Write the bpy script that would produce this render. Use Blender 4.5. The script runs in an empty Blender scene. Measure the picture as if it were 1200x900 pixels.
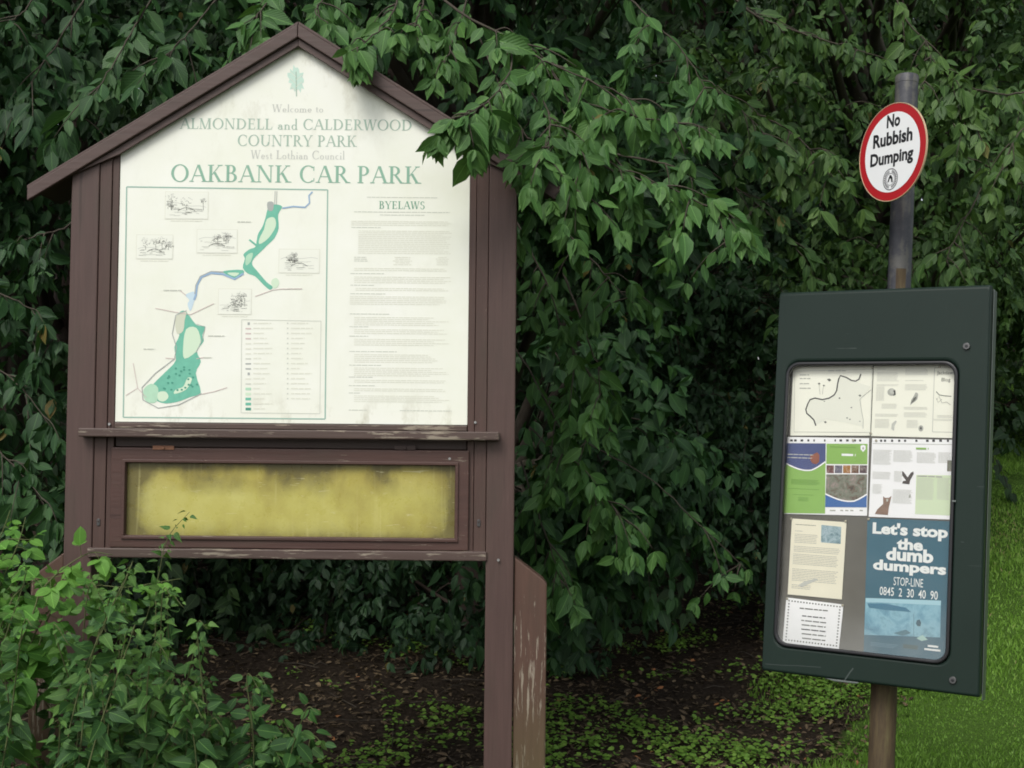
import bpy, bmesh, math, random
import numpy as np
from mathutils import Vector, Matrix
random.seed(7)
rng = np.random.default_rng(11)
sc = bpy.context.scene
COL = sc.collection
R = math.radians

# ------------------------------------------------------------------ camera
EYE = np.array([0.0, 0.0, 1.5])
PITCH, ROLL, FPX = R(2.154), R(-0.545), 1500.0
_f = np.array([0, math.cos(PITCH), math.sin(PITCH)]); _u = np.array([0, -math.sin(PITCH), math.cos(PITCH)]); _r = np.array([1.0, 0, 0])
CR = math.cos(ROLL) * _r - math.sin(ROLL) * _u
CU = math.sin(ROLL) * _r + math.cos(ROLL) * _u
cam = bpy.data.cameras.new("camera"); cam.sensor_width = 36; cam.lens = 45; cam.clip_end = 500; cam.clip_start = 0.05
camo = bpy.data.objects.new("camera", cam); COL.objects.link(camo)
camo.matrix_world = Matrix(((CR[0], CU[0], -_f[0], EYE[0]), (CR[1], CU[1], -_f[1], EYE[1]), (CR[2], CU[2], -_f[2], EYE[2]), (0, 0, 0, 1)))
sc.camera = camo

# ------------------------------------------------------------------ light
SUN_EL, SUN_AZ = 48, 205           # overcast: soft light from behind the viewer
world = bpy.data.worlds.new("World"); sc.world = world; world.use_nodes = True
wn = world.node_tree.nodes; wl = world.node_tree.links; wn.clear()
sky = wn.new("ShaderNodeTexSky"); sky.sky_type = 'NISHITA'; sky.sun_disc = False
sky.sun_elevation = R(SUN_EL); sky.sun_rotation = R(SUN_AZ); sky.air_density = 1.0; sky.dust_density = 3.0; sky.ozone_density = 1.0
hs = wn.new("ShaderNodeHueSaturation"); hs.inputs['Saturation'].default_value = 0.32
bg = wn.new("ShaderNodeBackground"); bg.inputs['Strength'].default_value = 0.13
wo = wn.new("ShaderNodeOutputWorld")
wl.new(sky.outputs[0], hs.inputs['Color']); wl.new(hs.outputs[0], bg.inputs[0]); wl.new(bg.outputs[0], wo.inputs[0])
sun = bpy.data.lights.new("sun", 'SUN'); sun.energy = 1.1; sun.angle = R(25); sun.color = (1.0, 0.97, 0.92)
suno = bpy.data.objects.new("sun", sun); COL.objects.link(suno)
_sd = Vector((math.sin(R(SUN_AZ)) * math.cos(R(SUN_EL)), math.cos(R(SUN_AZ)) * math.cos(R(SUN_EL)), math.sin(R(SUN_EL))))
suno.rotation_euler = _sd.to_track_quat('Z', 'Y').to_euler(); suno.location = _sd * 30
sc.view_settings.view_transform = 'Standard'; sc.view_settings.look = 'None'; sc.view_settings.gamma = 1; sc.view_settings.use_curve_mapping = False
sc.view_settings.exposure = 0.55
sc.render.engine = 'CYCLES'
sc.cycles.max_bounces = 8; sc.cycles.diffuse_bounces = 3; sc.cycles.glossy_bounces = 2; sc.cycles.transmission_bounces = 4; sc.cycles.transparent_max_bounces = 8
sc.cycles.use_denoising = True; sc.cycles.filter_width = 1.8
sc.cycles.caustics_reflective = False; sc.cycles.caustics_refractive = False

# ------------------------------------------------------------------ helpers
def ray(px, py):
    return _f + CR * (px - 600) / FPX + CU * (450 - py) / FPX
def W(px, py, Y):                                   # point at depth Y on the sight line of a photo pixel
    d = ray(px, py); return EYE + d * (Y / d[1])
def frame(yaw, roll, tilt, c):                      # local x right, y away from the viewer, z up
    X = np.array([math.cos(yaw), -math.sin(yaw), 0]); N = np.array([-math.sin(yaw), -math.cos(yaw), 0]); Z = np.array([0, 0, 1.0])
    N2 = N * math.cos(tilt) + Z * math.sin(tilt); Z2 = Z * math.cos(tilt) - N * math.sin(tilt)
    X3 = math.cos(roll) * X - math.sin(roll) * Z2; Z3 = math.sin(roll) * X + math.cos(roll) * Z2
    Yv = -N2
    return Matrix(((X3[0], Yv[0], Z3[0], c[0]), (X3[1], Yv[1], Z3[1], c[1]), (X3[2], Yv[2], Z3[2], c[2]), (0, 0, 0, 1)))
def on_plane(M, y, px, py):                         # photo pixel -> (x, z) on the plane local y of frame M
    I = np.array(M.inverted()); o = I[:3, :3] @ EYE + I[:3, 3]; d = I[:3, :3] @ ray(px, py)
    t = (y - o[1]) / d[1]; p = o + d * t
    return float(p[0]), float(p[2])

def srgb(r, g, b):
    f = lambda c: (c / 12.92 if c <= 0.04045 else ((c + 0.055) / 1.055) ** 2.4)
    return (f(r / 255), f(g / 255), f(b / 255), 1)

class MT:                                            # small node builder
    def __init__(s, name, rough=0.6, spec=0.4):
        s.m = bpy.data.materials.new(name); s.m.use_nodes = True; s.t = s.m.node_tree; s.t.nodes.clear()
        s.out = s.t.nodes.new("ShaderNodeOutputMaterial"); s.p = s.t.nodes.new("ShaderNodeBsdfPrincipled")
        s.t.links.new(s.p.outputs[0], s.out.inputs[0]); s.set('Roughness', rough); s.set('Specular IOR Level', spec)
    def put(s, sock, v):
        if isinstance(v, bpy.types.NodeSocket): s.t.links.new(v, sock)
        elif v is not None:
            try: sock.default_value = v
            except Exception:
                sock.default_value = (v, v, v, 1) if sock.type == 'RGBA' else (v, v, v)
    def set(s, k, v): s.put(s.p.inputs[k], v)
    def coord(s, kind='Object', scale=(1, 1, 1)):
        c = s.t.nodes.new("ShaderNodeTexCoord"); m = s.t.nodes.new("ShaderNodeMapping"); m.inputs['Scale'].default_value = scale
        s.t.links.new(c.outputs[kind], m.inputs[0]); return m.outputs[0]
    def noise(s, vec, scale=5, detail=4, rough=0.55, dist=0.0):
        n = s.t.nodes.new("ShaderNodeTexNoise"); s.put(n.inputs['Vector'], vec); n.inputs['Scale'].default_value = scale
        n.inputs['Detail'].default_value = detail; n.inputs['Roughness'].default_value = rough; n.inputs['Distortion'].default_value = dist
        return n.outputs['Fac']
    def ramp(s, fac, stops, interp='LINEAR'):
        n = s.t.nodes.new("ShaderNodeValToRGB"); n.color_ramp.interpolation = interp; e = n.color_ramp.elements
        while len(e) < len(stops): e.new(0.5)
        for i, (p, c) in enumerate(stops):
            e[i].position = p; e[i].color = c if hasattr(c, '__len__') else (c, c, c, 1)
        s.put(n.inputs[0], fac); return n.outputs[0]
    def mix(s, fac, a, b, mode='MIX'):
        n = s.t.nodes.new("ShaderNodeMix"); n.data_type = 'RGBA'; n.blend_type = mode
        s.put(n.inputs[0], fac); s.put(n.inputs[6], a); s.put(n.inputs[7], b); return n.outputs[2]
    def math(s, op, a, b=0.0, clamp=False):
        n = s.t.nodes.new("ShaderNodeMath"); n.operation = op; n.use_clamp = clamp; s.put(n.inputs[0], a); s.put(n.inputs[1], b); return n.outputs[0]
    def sep(s, vec):
        n = s.t.nodes.new("ShaderNodeSeparateXYZ"); s.put(n.inputs[0], vec); return n.outputs
    def attr(s, name):
        n = s.t.nodes.new("ShaderNodeAttribute"); n.attribute_name = name; return n.outputs['Vector']
    def bump(s, h, strength=0.3, dist=0.01):
        n = s.t.nodes.new("ShaderNodeBump"); n.inputs['Strength'].default_value = strength; n.inputs['Distance'].default_value = dist
        s.put(n.inputs['Height'], h); s.t.links.new(n.outputs[0], s.p.inputs['Normal']); return n.outputs[0]

def plain(name, c, rough=0.6, spec=0.3, metal=0.0, var=0.0, scale=20):
    m = MT(name, rough, spec); m.set('Metallic', metal)
    if var:
        n = m.noise(m.coord(), scale, 5)
        m.set('Base Color', m.mix(n, tuple(x * (1 - var) for x in c[:3]) + (1,), tuple(min(1, x * (1 + var)) for x in c[:3]) + (1,)))
    else: m.set('Base Color', c)
    return m.m

def tag(o, label=None, cat=None, group=None, kind=None):
    if label: o['label'] = label
    if cat: o['category'] = cat
    if group: o['group'] = group
    if kind: o['kind'] = kind
    return o
def empty(name, M):
    o = bpy.data.objects.new(name, None); o.empty_display_size = 0.2; COL.objects.link(o); o.matrix_world = M; return o

class MB:                                            # collects polygons with materials -> ONE mesh object
    def __init__(s): s.v, s.f, s.fm, s.mats = [], [], [], []
    def mi(s, m):
        if m not in s.mats: s.mats.append(m)
        return s.mats.index(m)
    def poly(s, pts, m=None):
        b = len(s.v); s.v += [tuple(p) for p in pts]; s.f.append(tuple(range(b, b + len(pts)))); s.fm.append(s.mi(m)); return s
    def flat(s, pts, y, m):                          # printed shape facing the viewer (-y), pts (x, z)
        a = sum(pts[i - 1][0] * pts[i][1] - pts[i][0] * pts[i - 1][1] for i in range(len(pts)))
        q = list(pts) if a > 0 else list(pts)[::-1]
        return s.poly([(x, y, z) for x, z in q], m)
    def rect(s, x0, z0, x1, z1, y, m): return s.flat([(x0, z0), (x1, z0), (x1, z1), (x0, z1)], y, m)
    def line(s, pts, w, y, m):                       # printed line as a strip
        P = [np.array(p, float) for p in pts]; L, Rr = [], []
        for i, p in enumerate(P):
            d = P[min(i + 1, len(P) - 1)] - P[max(i - 1, 0)]; d /= (np.linalg.norm(d) + 1e-9); n = np.array([-d[1], d[0]]) * w / 2
            L.append(p + n); Rr.append(p - n)
        for i in range(len(P) - 1): s.flat([tuple(Rr[i]), tuple(Rr[i + 1]), tuple(L[i + 1]), tuple(L[i])], y, m)
        return s
    def prism(s, pts, y0, y1, m):                    # (x, z) outline with thickness from y0 (front) to y1 (back)
        a = sum(pts[i - 1][0] * pts[i][1] - pts[i][0] * pts[i - 1][1] for i in range(len(pts)))
        q = list(pts) if a > 0 else list(pts)[::-1]; n = len(q); b = len(s.v); k = s.mi(m)
        s.v += [(x, y0, z) for x, z in q] + [(x, y1, z) for x, z in q]
        s.f.append(tuple(range(b, b + n))); s.f.append(tuple(range(b + 2 * n - 1, b + n - 1, -1))); s.fm += [k, k]
        for i in range(n):
            j = (i + 1) % n; s.f.append((b + j, b + i, b + n + i, b + n + j)); s.fm.append(k)
        return s
    def box(s, x0, x1, y0, y1, z0, z1, m): return s.prism([(x0, z0), (x1, z0), (x1, z1), (x0, z1)], y0, y1, m)
    def ring(s, outer, inner, y0, y1, m):            # same point count
        n = len(outer); b = len(s.v); k = s.mi(m)
        for y in (y0, y1):
            s.v += [(x, y, z) for x, z in outer] + [(x, y, z) for x, z in inner]
        for i in range(n):
            j = (i + 1) % n
            s.f += [(b + i, b + j, b + n + j, b + n + i), (b + 2 * n + j, b + 2 * n + i, b + 3 * n + i, b + 3 * n + j),
                    (b + j, b + i, b + 2 * n + i, b + 2 * n + j), (b + n + i, b + n + j, b + 3 * n + j, b + 3 * n + i)]
            s.fm += [k] * 4
        return s
    def cyl(s, cx, cz, r, y0, y1, m, n=16):
        return s.prism([(cx + r * math.cos(2 * math.pi * i / n), cz + r * math.sin(2 * math.pi * i / n)) for i in range(n)], y0, y1, m)
    def build(s, name, parent=None, bevel=0, M=None, smooth=False, segs=2):
        me = bpy.data.meshes.new(name); me.from_pydata(s.v, [], s.f)
        for m in s.mats: me.materials.append(m)
        me.polygons.foreach_set('material_index', s.fm)
        if smooth: me.polygons.foreach_set('use_smooth', [True] * len(s.f))
        me.update()
        o = bpy.data.objects.new(name, me); COL.objects.link(o)
        if parent is not None: o.parent = parent
        if M is not None: o.matrix_world = M
        if bevel:
            b = o.modifiers.new("bevel", 'BEVEL'); b.width = bevel; b.segments = segs; b.limit_method = 'ANGLE'; b.angle_limit = R(40)
        return o

def rrect(x0, z0, x1, z1, r, n=6):
    pts = []
    for cx, cz, a in ((x1 - r, z0 + r, -90), (x1 - r, z1 - r, 0), (x0 + r, z1 - r, 90), (x0 + r, z0 + r, 180)):
        for i in range(n + 1):
            t = R(a + 90 * i / n); pts.append((cx + r * math.cos(t), cz + r * math.sin(t)))
    return pts

# --- sans lettering: Blender's own built-in face, fitted into a box (x0,z0,x1,z1), turned into a mesh part
def text_fit(name, s, x0, z0, x1, z1, y, mat, parent, bold=0.0, M=None):
    cu = bpy.data.curves.new(name, 'FONT'); cu.body = s; cu.offset = bold; cu.resolution_u = 3; cu.fill_mode = 'FRONT'
    to = bpy.data.objects.new(name, cu); COL.objects.link(to); bpy.context.view_layer.update()
    me = bpy.data.meshes.new_from_object(to.evaluated_get(bpy.context.evaluated_depsgraph_get()))
    bpy.data.objects.remove(to); bpy.data.curves.remove(cu)
    n = len(me.vertices); a = np.empty(n * 3); me.vertices.foreach_get('co', a); a = a.reshape(-1, 3)
    lo, hi = a.min(0), a.max(0); b = np.empty_like(a)
    b[:, 0] = x0 + (a[:, 0] - lo[0]) / (hi[0] - lo[0]) * (x1 - x0); b[:, 1] = y; b[:, 2] = z0 + (a[:, 1] - lo[1]) / (hi[1] - lo[1]) * (z1 - z0)
    me.vertices.foreach_set('co', b.ravel()); me.name = name; me.materials.clear(); me.materials.append(mat); me.update()
    o = bpy.data.objects.new(name, me); COL.objects.link(o); o.parent = parent
    if M is not None: o.matrix_world = M
    return o

# --- serif lettering: every glyph drawn here from stems, bowls and serifs (cap height 1)
def serif_glyph(ch):
    P = []; T, t = 0.15, 0.055                        # thick / thin
    def q(*p): P.append(list(p))
    def hs(x, y, w, up):                              # slab serif with bracket
        d = 0.035 * (1 if up else -1); e = 0.06 * (1 if up else -1)
        q((x - w / 2, y), (x + w / 2, y), (x + w / 2, y + d), (x + w * .25, y + e), (x - w * .25, y + e), (x - w / 2, y + d))
    def stem(x, y0=0, y1=1, w=T, bs=True, ts=True, sw=0.34):
        q((x - w / 2, y0), (x + w / 2, y0), (x + w / 2, y1), (x - w / 2, y1))
        if bs: hs(x, y0, sw, True)
        if ts: hs(x, y1, sw, False)
    def bar(x0, x1, y, w=t): q((x0, y - w / 2), (x1, y - w / 2), (x1, y + w / 2), (x0, y + w / 2))
    def dia(x0, y0, x1, y1, w): q((x0 - w / 2, y0), (x0 + w / 2, y0), (x1 + w / 2, y1), (x1 - w / 2, y1))
    def bowl(cx, cy, rx, ry, a0, a1, tk=T, tn=t, n=18):
        for i in range(n):
            A, B = R(a0 + (a1 - a0) * i / n), R(a0 + (a1 - a0) * (i + 1) / n)
            o = lambda a: (cx + rx * math.cos(a), cy + ry * math.sin(a)); k = lambda a: (cx + (rx - tk) * math.cos(a), cy + (ry - tn) * math.sin(a))
            q(o(A), o(B), k(B), k(A))
    X = 0.46                                          # x-height
    if ch == 'A': dia(.08, 0, .43, 1, t); dia(.80, 0, .45, 1, T * 1.05); bar(.2, .66, .36); hs(.08, 0, .26, True); hs(.8, 0, .34, True); return P, .88
    if ch == 'B': stem(.19); bowl(.36, .755, .25, .245, -90, 90); bowl(.36, .27, .32, .27, -90, 90); bar(.19, .37, .97); bar(.19, .37, .525); bar(.19, .37, .03); return P, .74
    if ch == 'C': bowl(.5, .5, .46, .52, 48, 312); q((.78, .70), (.83, .70), (.83, .98), (.79, .93)); q((.79, .09), (.83, .05), (.84, .27), (.80, .27)); return P, .9
    if ch == 'D': stem(.19); bowl(.36, .5, .52, .5, -90, 90); bar(.19, .37, .97); bar(.19, .37, .03); return P, .94
    if ch == 'E': stem(.19); bar(.19, .62, .97); bar(.19, .52, .52); bar(.19, .66, .03); q((.58, .78), (.62, .78), (.62, .97), (.55, .97)); q((.6, .03), (.66, .03), (.69, .24), (.65, .24)); q((.5, .42), (.53, .42), (.53, .62), (.5, .62)); return P, .73
    if ch == 'H': stem(.19); stem(.77); bar(.19, .77, .52); return P, .96
    if ch == 'I': stem(.19); return P, .38
    if ch == 'K': stem(.19); dia(.26, .42, .68, 1, t); dia(.70, 0, .38, .58, T * 1.05); hs(.69, 1, .28, False); hs(.74, 0, .36, True); return P, .88
    if ch == 'L': stem(.19); bar(.19, .62, .03); q((.57, .03), (.63, .03), (.67, .27), (.63, .27)); return P, .68
    if ch == 'M': stem(.14, w=t, sw=.26); dia(.52, 0, .16, 1, T); dia(.54, 0, .86, 1, t); stem(.9); return P, 1.1
    if ch == 'N': stem(.15, w=t, sw=.28); dia(.78, 0, .17, 1, T); stem(.80, w=t, bs=False, sw=.28); return P, .96
    if ch == 'O': bowl(.5, .5, .48, .52, 0, 360, n=32); return P, 1.0
    if ch == 'P': stem(.19); bowl(.34, .72, .31, .28, -90, 90); bar(.19, .35, .97); bar(.19, .35, .47); return P, .70
    if ch == 'R': stem(.19); bowl(.34, .735, .3, .265, -90, 90); bar(.19, .35, .97); bar(.19, .36, .5); dia(.74, 0, .38, .5, T); hs(.78, 0, .28, True); return P, .84
    if ch == 'S': bowl(.33, .74, .26, .26, 40, 270, T * .9); bowl(.33, .26, .28, .28, -140, 90, T * .9); q((.5, .74), (.54, .74), (.54, .98), (.5, .92)); q((.06, .05), (.1, .1), (.1, .27), (.06, .27)); return P, .66
    if ch == 'T': stem(.4, ts=False); bar(.04, .76, .97); q((.04, .76), (.08, .76), (.13, .97), (.04, .97)); q((.72, .76), (.76, .76), (.76, .97), (.67, .97)); return P, .8
    if ch == 'U': stem(.19, y0=.35, bs=False); bowl(.475, .36, .36, .38, 180, 360); stem(.80, y0=.35, w=t, bs=False, sw=.26); return P, .96
    if ch == 'W': dia(.3, 0, .1, 1, T); dia(.32, 0, .56, 1, t); dia(.8, 0, .56, 1, T); dia(.82, 0, 1.06, 1, t); hs(.1, 1, .3, False); hs(.57, 1, .3, False); hs(1.06, 1, .24, False); return P, 1.15
    if ch == 'Y': dia(.42, .42, .1, 1, T); dia(.44, .42, .74, 1, t); stem(.42, y1=.46, ts=False); hs(.1, 1, .3, False); hs(.74, 1, .24, False); return P, .84
    # lower case
    s = 0.11; r = .05
    if ch in 'nmhu':
        if ch == 'u':
            stem(.14, y0=.12, y1=X, w=s, bs=False, ts=False); bowl(.27, .14, .185, .16, 180, 360, s * .8, r); stem(.42, y1=X, w=s, ts=False, sw=.2); return P, .56
        stem(.13, y1=(1.02 if ch == 'h' else X), w=s, ts=False, sw=.24); q((.02, (1.0 if ch == 'h' else X) - .06), (.13, (1.0 if ch == 'h' else X) - .02), (.13, (1.02 if ch == 'h' else X)), (.02, (1.0 if ch == 'h' else X) - .03))
        for k in range(2 if ch == 'm' else 1):
            x = .13 + .31 * k; bowl(x + .155, X - .18, .21, .19, 0, 180, s, r); stem(x + .31, y1=X - .17, w=s, ts=False, sw=.24)
        return P, .59 + (.31 if ch == 'm' else 0)
    if ch == 'o': bowl(.26, X / 2, .24, X / 2 + .02, 0, 360, s, r); return P, .53
    if ch == 'e': bowl(.26, X / 2, .24, X / 2 + .02, 0, 320, s, r); bar(.06, .48, X / 2, .045); return P, .51
    if ch == 'c': bowl(.26, X / 2, .24, X / 2 + .02, 50, 310, s, r); return P, .47
    if ch == 'a': stem(.36, y1=X - .15, w=s, ts=False, bs=False); bowl(.23, X - .17, .18, .18, 0, 160, s, r); bowl(.22, .14, .19, .16, 60, 320, s, r); q((.36, 0), (.49, .03), (.49, .06), (.36, .08)); return P, .50
    if ch == 'd': bowl(.25, X / 2, .23, X / 2 + .02, 20, 340, s, r); stem(.42, y1=1.02, w=s, ts=False, bs=False); q((.42, 0), (.56, .02), (.56, .05), (.42, .06)); q((.3, .96), (.42, .99), (.42, 1.02), (.3, .99)); return P, .58
    if ch == 'i': stem(.14, y1=X, w=s, ts=False, sw=.24); q((.03, X - .05), (.14, X - .02), (.14, X), (.03, X - .02)); bowl(.14, .72, .065, .065, 0, 360, .06, .06, 10); return P, .28
    if ch == 'l': stem(.14, y1=1.02, w=s, ts=False, sw=.24); q((.03, .96), (.14, .99), (.14, 1.02), (.03, .99)); return P, .28
    if ch == 't': stem(.17, y0=.1, y1=.66, w=s, ts=False, bs=False); bar(.03, .33, X - .02); bowl(.28, .12, .165, .13, 180, 310, s, r, 8); return P, .36
    if ch == 's': bowl(.2, X - .13, .15, .14, 40, 270, s, r, 10); bowl(.2, .12, .16, .14, -140, 90, s, r, 10); return P, .4
    return P, .32
def serif_text(mb, s, x0, x1, zb, cap, y, mat, zslope=0.0):
    polys, adv = [], 0.0
    for ch in s:
        p, w = serif_glyph(ch)
        polys += [[(a + adv, b) for a, b in k] for k in p]; adv += w + .06
    adv -= .06; sx = (x1 - x0) / adv; lay = 0
    for p in polys:                                   # strokes of one glyph sit in hair-thin layers, never in one plane
        lay = (lay + 1) % 40
        mb.flat([(x0 + a * sx, zb + b * cap + zslope * a * sx) for a, b in p], y - lay * 4e-6, mat)

def word_lines(mb, x0, x1, ztop, n, pitch, h, y, mat, ragged=0.25, gap=True, wlen=(2.5, 9), center=False):
    if h < .0025: h *= .68
    for i in range(n):                                # print too small to read in the photograph
        z = ztop - i * pitch; xe = x1 - (random.random() * ragged * (x1 - x0) if ragged else 0)
        off = (x1 - xe) / 2 if center else 0
        x = x0 + off; xe += off
        while x < xe:
            w = random.uniform(*wlen) * h
            mb.rect(x, z - h, min(x + w, xe), z, y, mat); x += w + h * (.8 if gap else 0)

# ------------------------------------------------------------------ foliage machinery
def nrm(a): return a / (np.linalg.norm(a, axis=-1, keepdims=True) + 1e-9)
def leaf_template(kind):
    if kind == 'cherry':   ts, ws, k = [0, .14, .36, .62, .84, 1.0], [0.02, .33, .52, .46, .18, 0.0], .2
    elif kind == 'nettle': ts, ws, k = [0, .10, .30, .58, .82, 1.0], [.04, .40, .5, .34, .14, 0.0], .14
    elif kind == 'bramble':ts, ws, k = [0, .12, .38, .66, .86, 1.0], [.04, .36, .5, .44, .22, 0.0], .12
    elif kind == 'small':  ts, ws, k = [0, .45, 1.0], [.05, .5, 0.0], .14
    elif kind == 'round':  ts, ws, k = [0, .3, .7, 1.0], [.06, .5, .42, .06], .1
    u, v, w, F = [], [], [], []
    n = len(ts)
    for i, (a, b) in enumerate(zip(ts, ws)):          # left edge, midrib, right edge
        c = -0.36 * a * a                             # tip droops
        u += [a, a, a]; v += [-b, 0, b]; w += [c + k * b * 1.2, c, c + k * b * 1.2]
    for i in range(n - 1):
        a = 3 * i; b = a + 3
        if ws[i + 1] == 0: F += [(a, a + 1, b + 1), (a + 1, a + 2, b + 1)]
        else: F += [(a, a + 1, b + 1, b), (a + 1, a + 2, b + 2, b + 1)]
    return np.array(u), np.array(v), np.array(w), F
class Leaves:
    def __init__(s): s.p, s.d, s.n, s.l, s.w, s.t = [], [], [], [], [], []
    def add(s, p, d, n, l, w, t):
        s.p.append(np.atleast_2d(p)); s.d.append(np.atleast_2d(d)); s.n.append(np.atleast_2d(n))
        s.l.append(np.atleast_1d(l)); s.w.append(np.atleast_1d(w)); s.t.append(np.atleast_1d(t))
    def count(s): return sum(len(a) for a in s.l)
    def build(s, name, mat, parent=None, kind='cherry'):
        p = np.concatenate(s.p); d = nrm(np.concatenate(s.d)); n = np.concatenate(s.n); l = np.concatenate(s.l); w = np.concatenate(s.w); t = np.concatenate(s.t)
        n = nrm(n - (n * d).sum(1, keepdims=True) * d); b = np.cross(d, n)
        u, v, h, F = leaf_template(kind); m = len(u); N = len(l)
        curl = rng.uniform(-.2, 1.3, N)
        co = p[:, None] + d[:, None] * (u[None, :, None] * l[:, None, None]) + b[:, None] * (v[None, :, None] * w[:, None, None]) + n[:, None] * (h[None, :] * curl[:, None] * l[:, None])[..., None]
        side = rng.normal(0, .10, N)                   # sideways bend of the blade
        co += b[:, None] * ((u ** 2)[None, :] * (side * l)[:, None])[..., None]
        me = bpy.data.meshes.new(name)
        loops, starts, tot, st = [], [], [], 0
        fl = np.concatenate([np.array(f) for f in F]); fc = np.array([len(f) for f in F])
        alll = (fl[None] + (np.arange(N) * m)[:, None]).ravel(); allc = np.tile(fc, N); alls = np.concatenate([[0], np.cumsum(allc)[:-1]])
        me.vertices.add(N * m); me.vertices.foreach_set('co', co.reshape(-1).astype(np.float32))
        me.loops.add(len(alll)); me.loops.foreach_set('vertex_index', alll.astype(np.int32))
        me.polygons.add(len(allc)); me.polygons.foreach_set('loop_start', alls.astype(np.int32)); me.polygons.foreach_set('loop_total', allc.astype(np.int32))
        me.polygons.foreach_set('use_smooth', np.ones(len(allc), bool))
        at = me.attributes.new('leaf', 'FLOAT_VECTOR', 'POINT')
        val = np.stack([np.tile(u, (N, 1)), np.tile(v, (N, 1)), np.repeat(t[:, None], m, 1)], -1)
        at.data.foreach_set('vector', val.reshape(-1).astype(np.float32))
        me.update(calc_edges=True); me.validate()
        me.materials.append(mat)
        o = bpy.data.objects.new(name, me); COL.objects.link(o)
        if parent is not None: o.parent = parent; o.matrix_parent_inverse = parent.matrix_world.inverted()
        return o
class Tubes:
    def __init__(s): s.v, s.f = [], []
    def add(s, pts, radii, sides=5):
        P = np.asarray(pts, float); n = len(P); T = np.gradient(P, axis=0); T = nrm(T)
        ref = np.array([0.3, 1, 0.2]); A = nrm(np.cross(T, ref)); B = np.cross(T, A); b = len(s.v)
        for i in range(n):
            for k in range(sides):
                a = 2 * math.pi * k / sides; s.v.append(tuple(P[i] + radii[i] * (math.cos(a) * A[i] + math.sin(a) * B[i])))
        for i in range(n - 1):
            for k in range(sides):
                k2 = (k + 1) % sides; s.f.append((b + i * sides + k, b + i * sides + k2, b + (i + 1) * sides + k2, b + (i + 1) * sides + k))
        s.f.append(tuple(b + (n - 1) * sides + k for k in range(sides)))
    def build(s, name, mat, parent=None):
        me = bpy.data.meshes.new(name); me.from_pydata(s.v, [], s.f); me.materials.append(mat)
        me.polygons.foreach_set('use_smooth', [True] * len(s.f)); me.update()
        o = bpy.data.objects.new(name, me); COL.objects.link(o)
        if parent is not None: o.parent = parent; o.matrix_parent_inverse = parent.matrix_world.inverted()
        return o
def smooth(pts, n=14):                                # Catmull-Rom through points
    P = np.asarray(pts, float); P = np.vstack([2 * P[0] - P[1], P, 2 * P[-1] - P[-2]]); out = []
    m = len(P) - 3
    for t in np.linspace(0, m - 1e-6, n):
        i = int(t); f = t - i; a, b, c, d = P[i:i + 4]
        out.append(.5 * (2 * b + (c - a) * f + (2 * a - 5 * b + 4 * c - d) * f * f + (3 * b - a - 3 * c + d) * f ** 3))
    return np.array(out)
UP = np.array([0, 0, 1.0])
def twig(L, T, pts, leaf=.085, gap=.03, ratio=.5, start=.1, tint=(.2, .7), droop=.6, face=(0, -.7, .6), tipn=5, rad=.0022, spread=.8):
    """leaves alternating along a twig and a fan of leaves hanging from its tip"""
    C = smooth(pts, 16); seg = np.linalg.norm(np.diff(C, axis=0), axis=1); S = np.concatenate([[0], np.cumsum(seg)]); tot = S[-1]
    if T is not None: T.add(C[::2], np.linspace(rad * 1.6, rad * .6, len(C[::2])), 4)
    n = max(1, int(tot * (1 - start) / gap)); s = np.linspace(tot * start, tot, n) + rng.normal(0, gap * .25, n); s = np.clip(s, 0, tot)
    p = np.stack([np.interp(s, S, C[:, k]) for k in range(3)], 1)
    tg = nrm(np.stack([np.interp(s, S, np.gradient(C, axis=0)[:, k]) for k in range(3)], 1))
    fa = np.array(face)
    side = nrm(np.cross(tg, fa)) * np.where(np.arange(n) % 2, 1, -1)[:, None]
    d = nrm(tg * .55 + side * spread * rng.uniform(.5, 1.1, (n, 1)) - UP * droop * rng.uniform(.2, 1.5, (n, 1)) + rng.normal(0, .28, (n, 3)))
    N = nrm(fa + rng.normal(0, .6, (n, 3)))
    sz = leaf * np.clip(np.exp(rng.normal(-.14, .32, n)), .35, 1.5)
    L.add(p + d * .012, d, N, sz, sz * ratio * rng.uniform(.85, 1.1, n), rng.uniform(*tint, n))
    if tipn:
        e = C[-1]; td = nrm(C[-1] - C[-3]); a = rng.uniform(0, 2 * math.pi, tipn)
        s1 = nrm(np.cross(td, fa)[None])[0]
        d = nrm(td * .5 + s1 * np.cos(a)[:, None] * .8 + fa * np.sin(a)[:, None] * .35 - UP * droop * 1.1 + rng.normal(0, .15, (tipn, 3)))
        N = nrm(fa + rng.normal(0, .3, (tipn, 3))); sz = leaf * rng.uniform(.6, 1.05, tipn)
        L.add(np.repeat(e[None], tipn, 0), d, N, sz, sz * ratio, np.where(rng.random(tipn) < .012, 1.0, rng.uniform(tint[0] + .1, min(.94, tint[1] + .2), tipn)))

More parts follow.
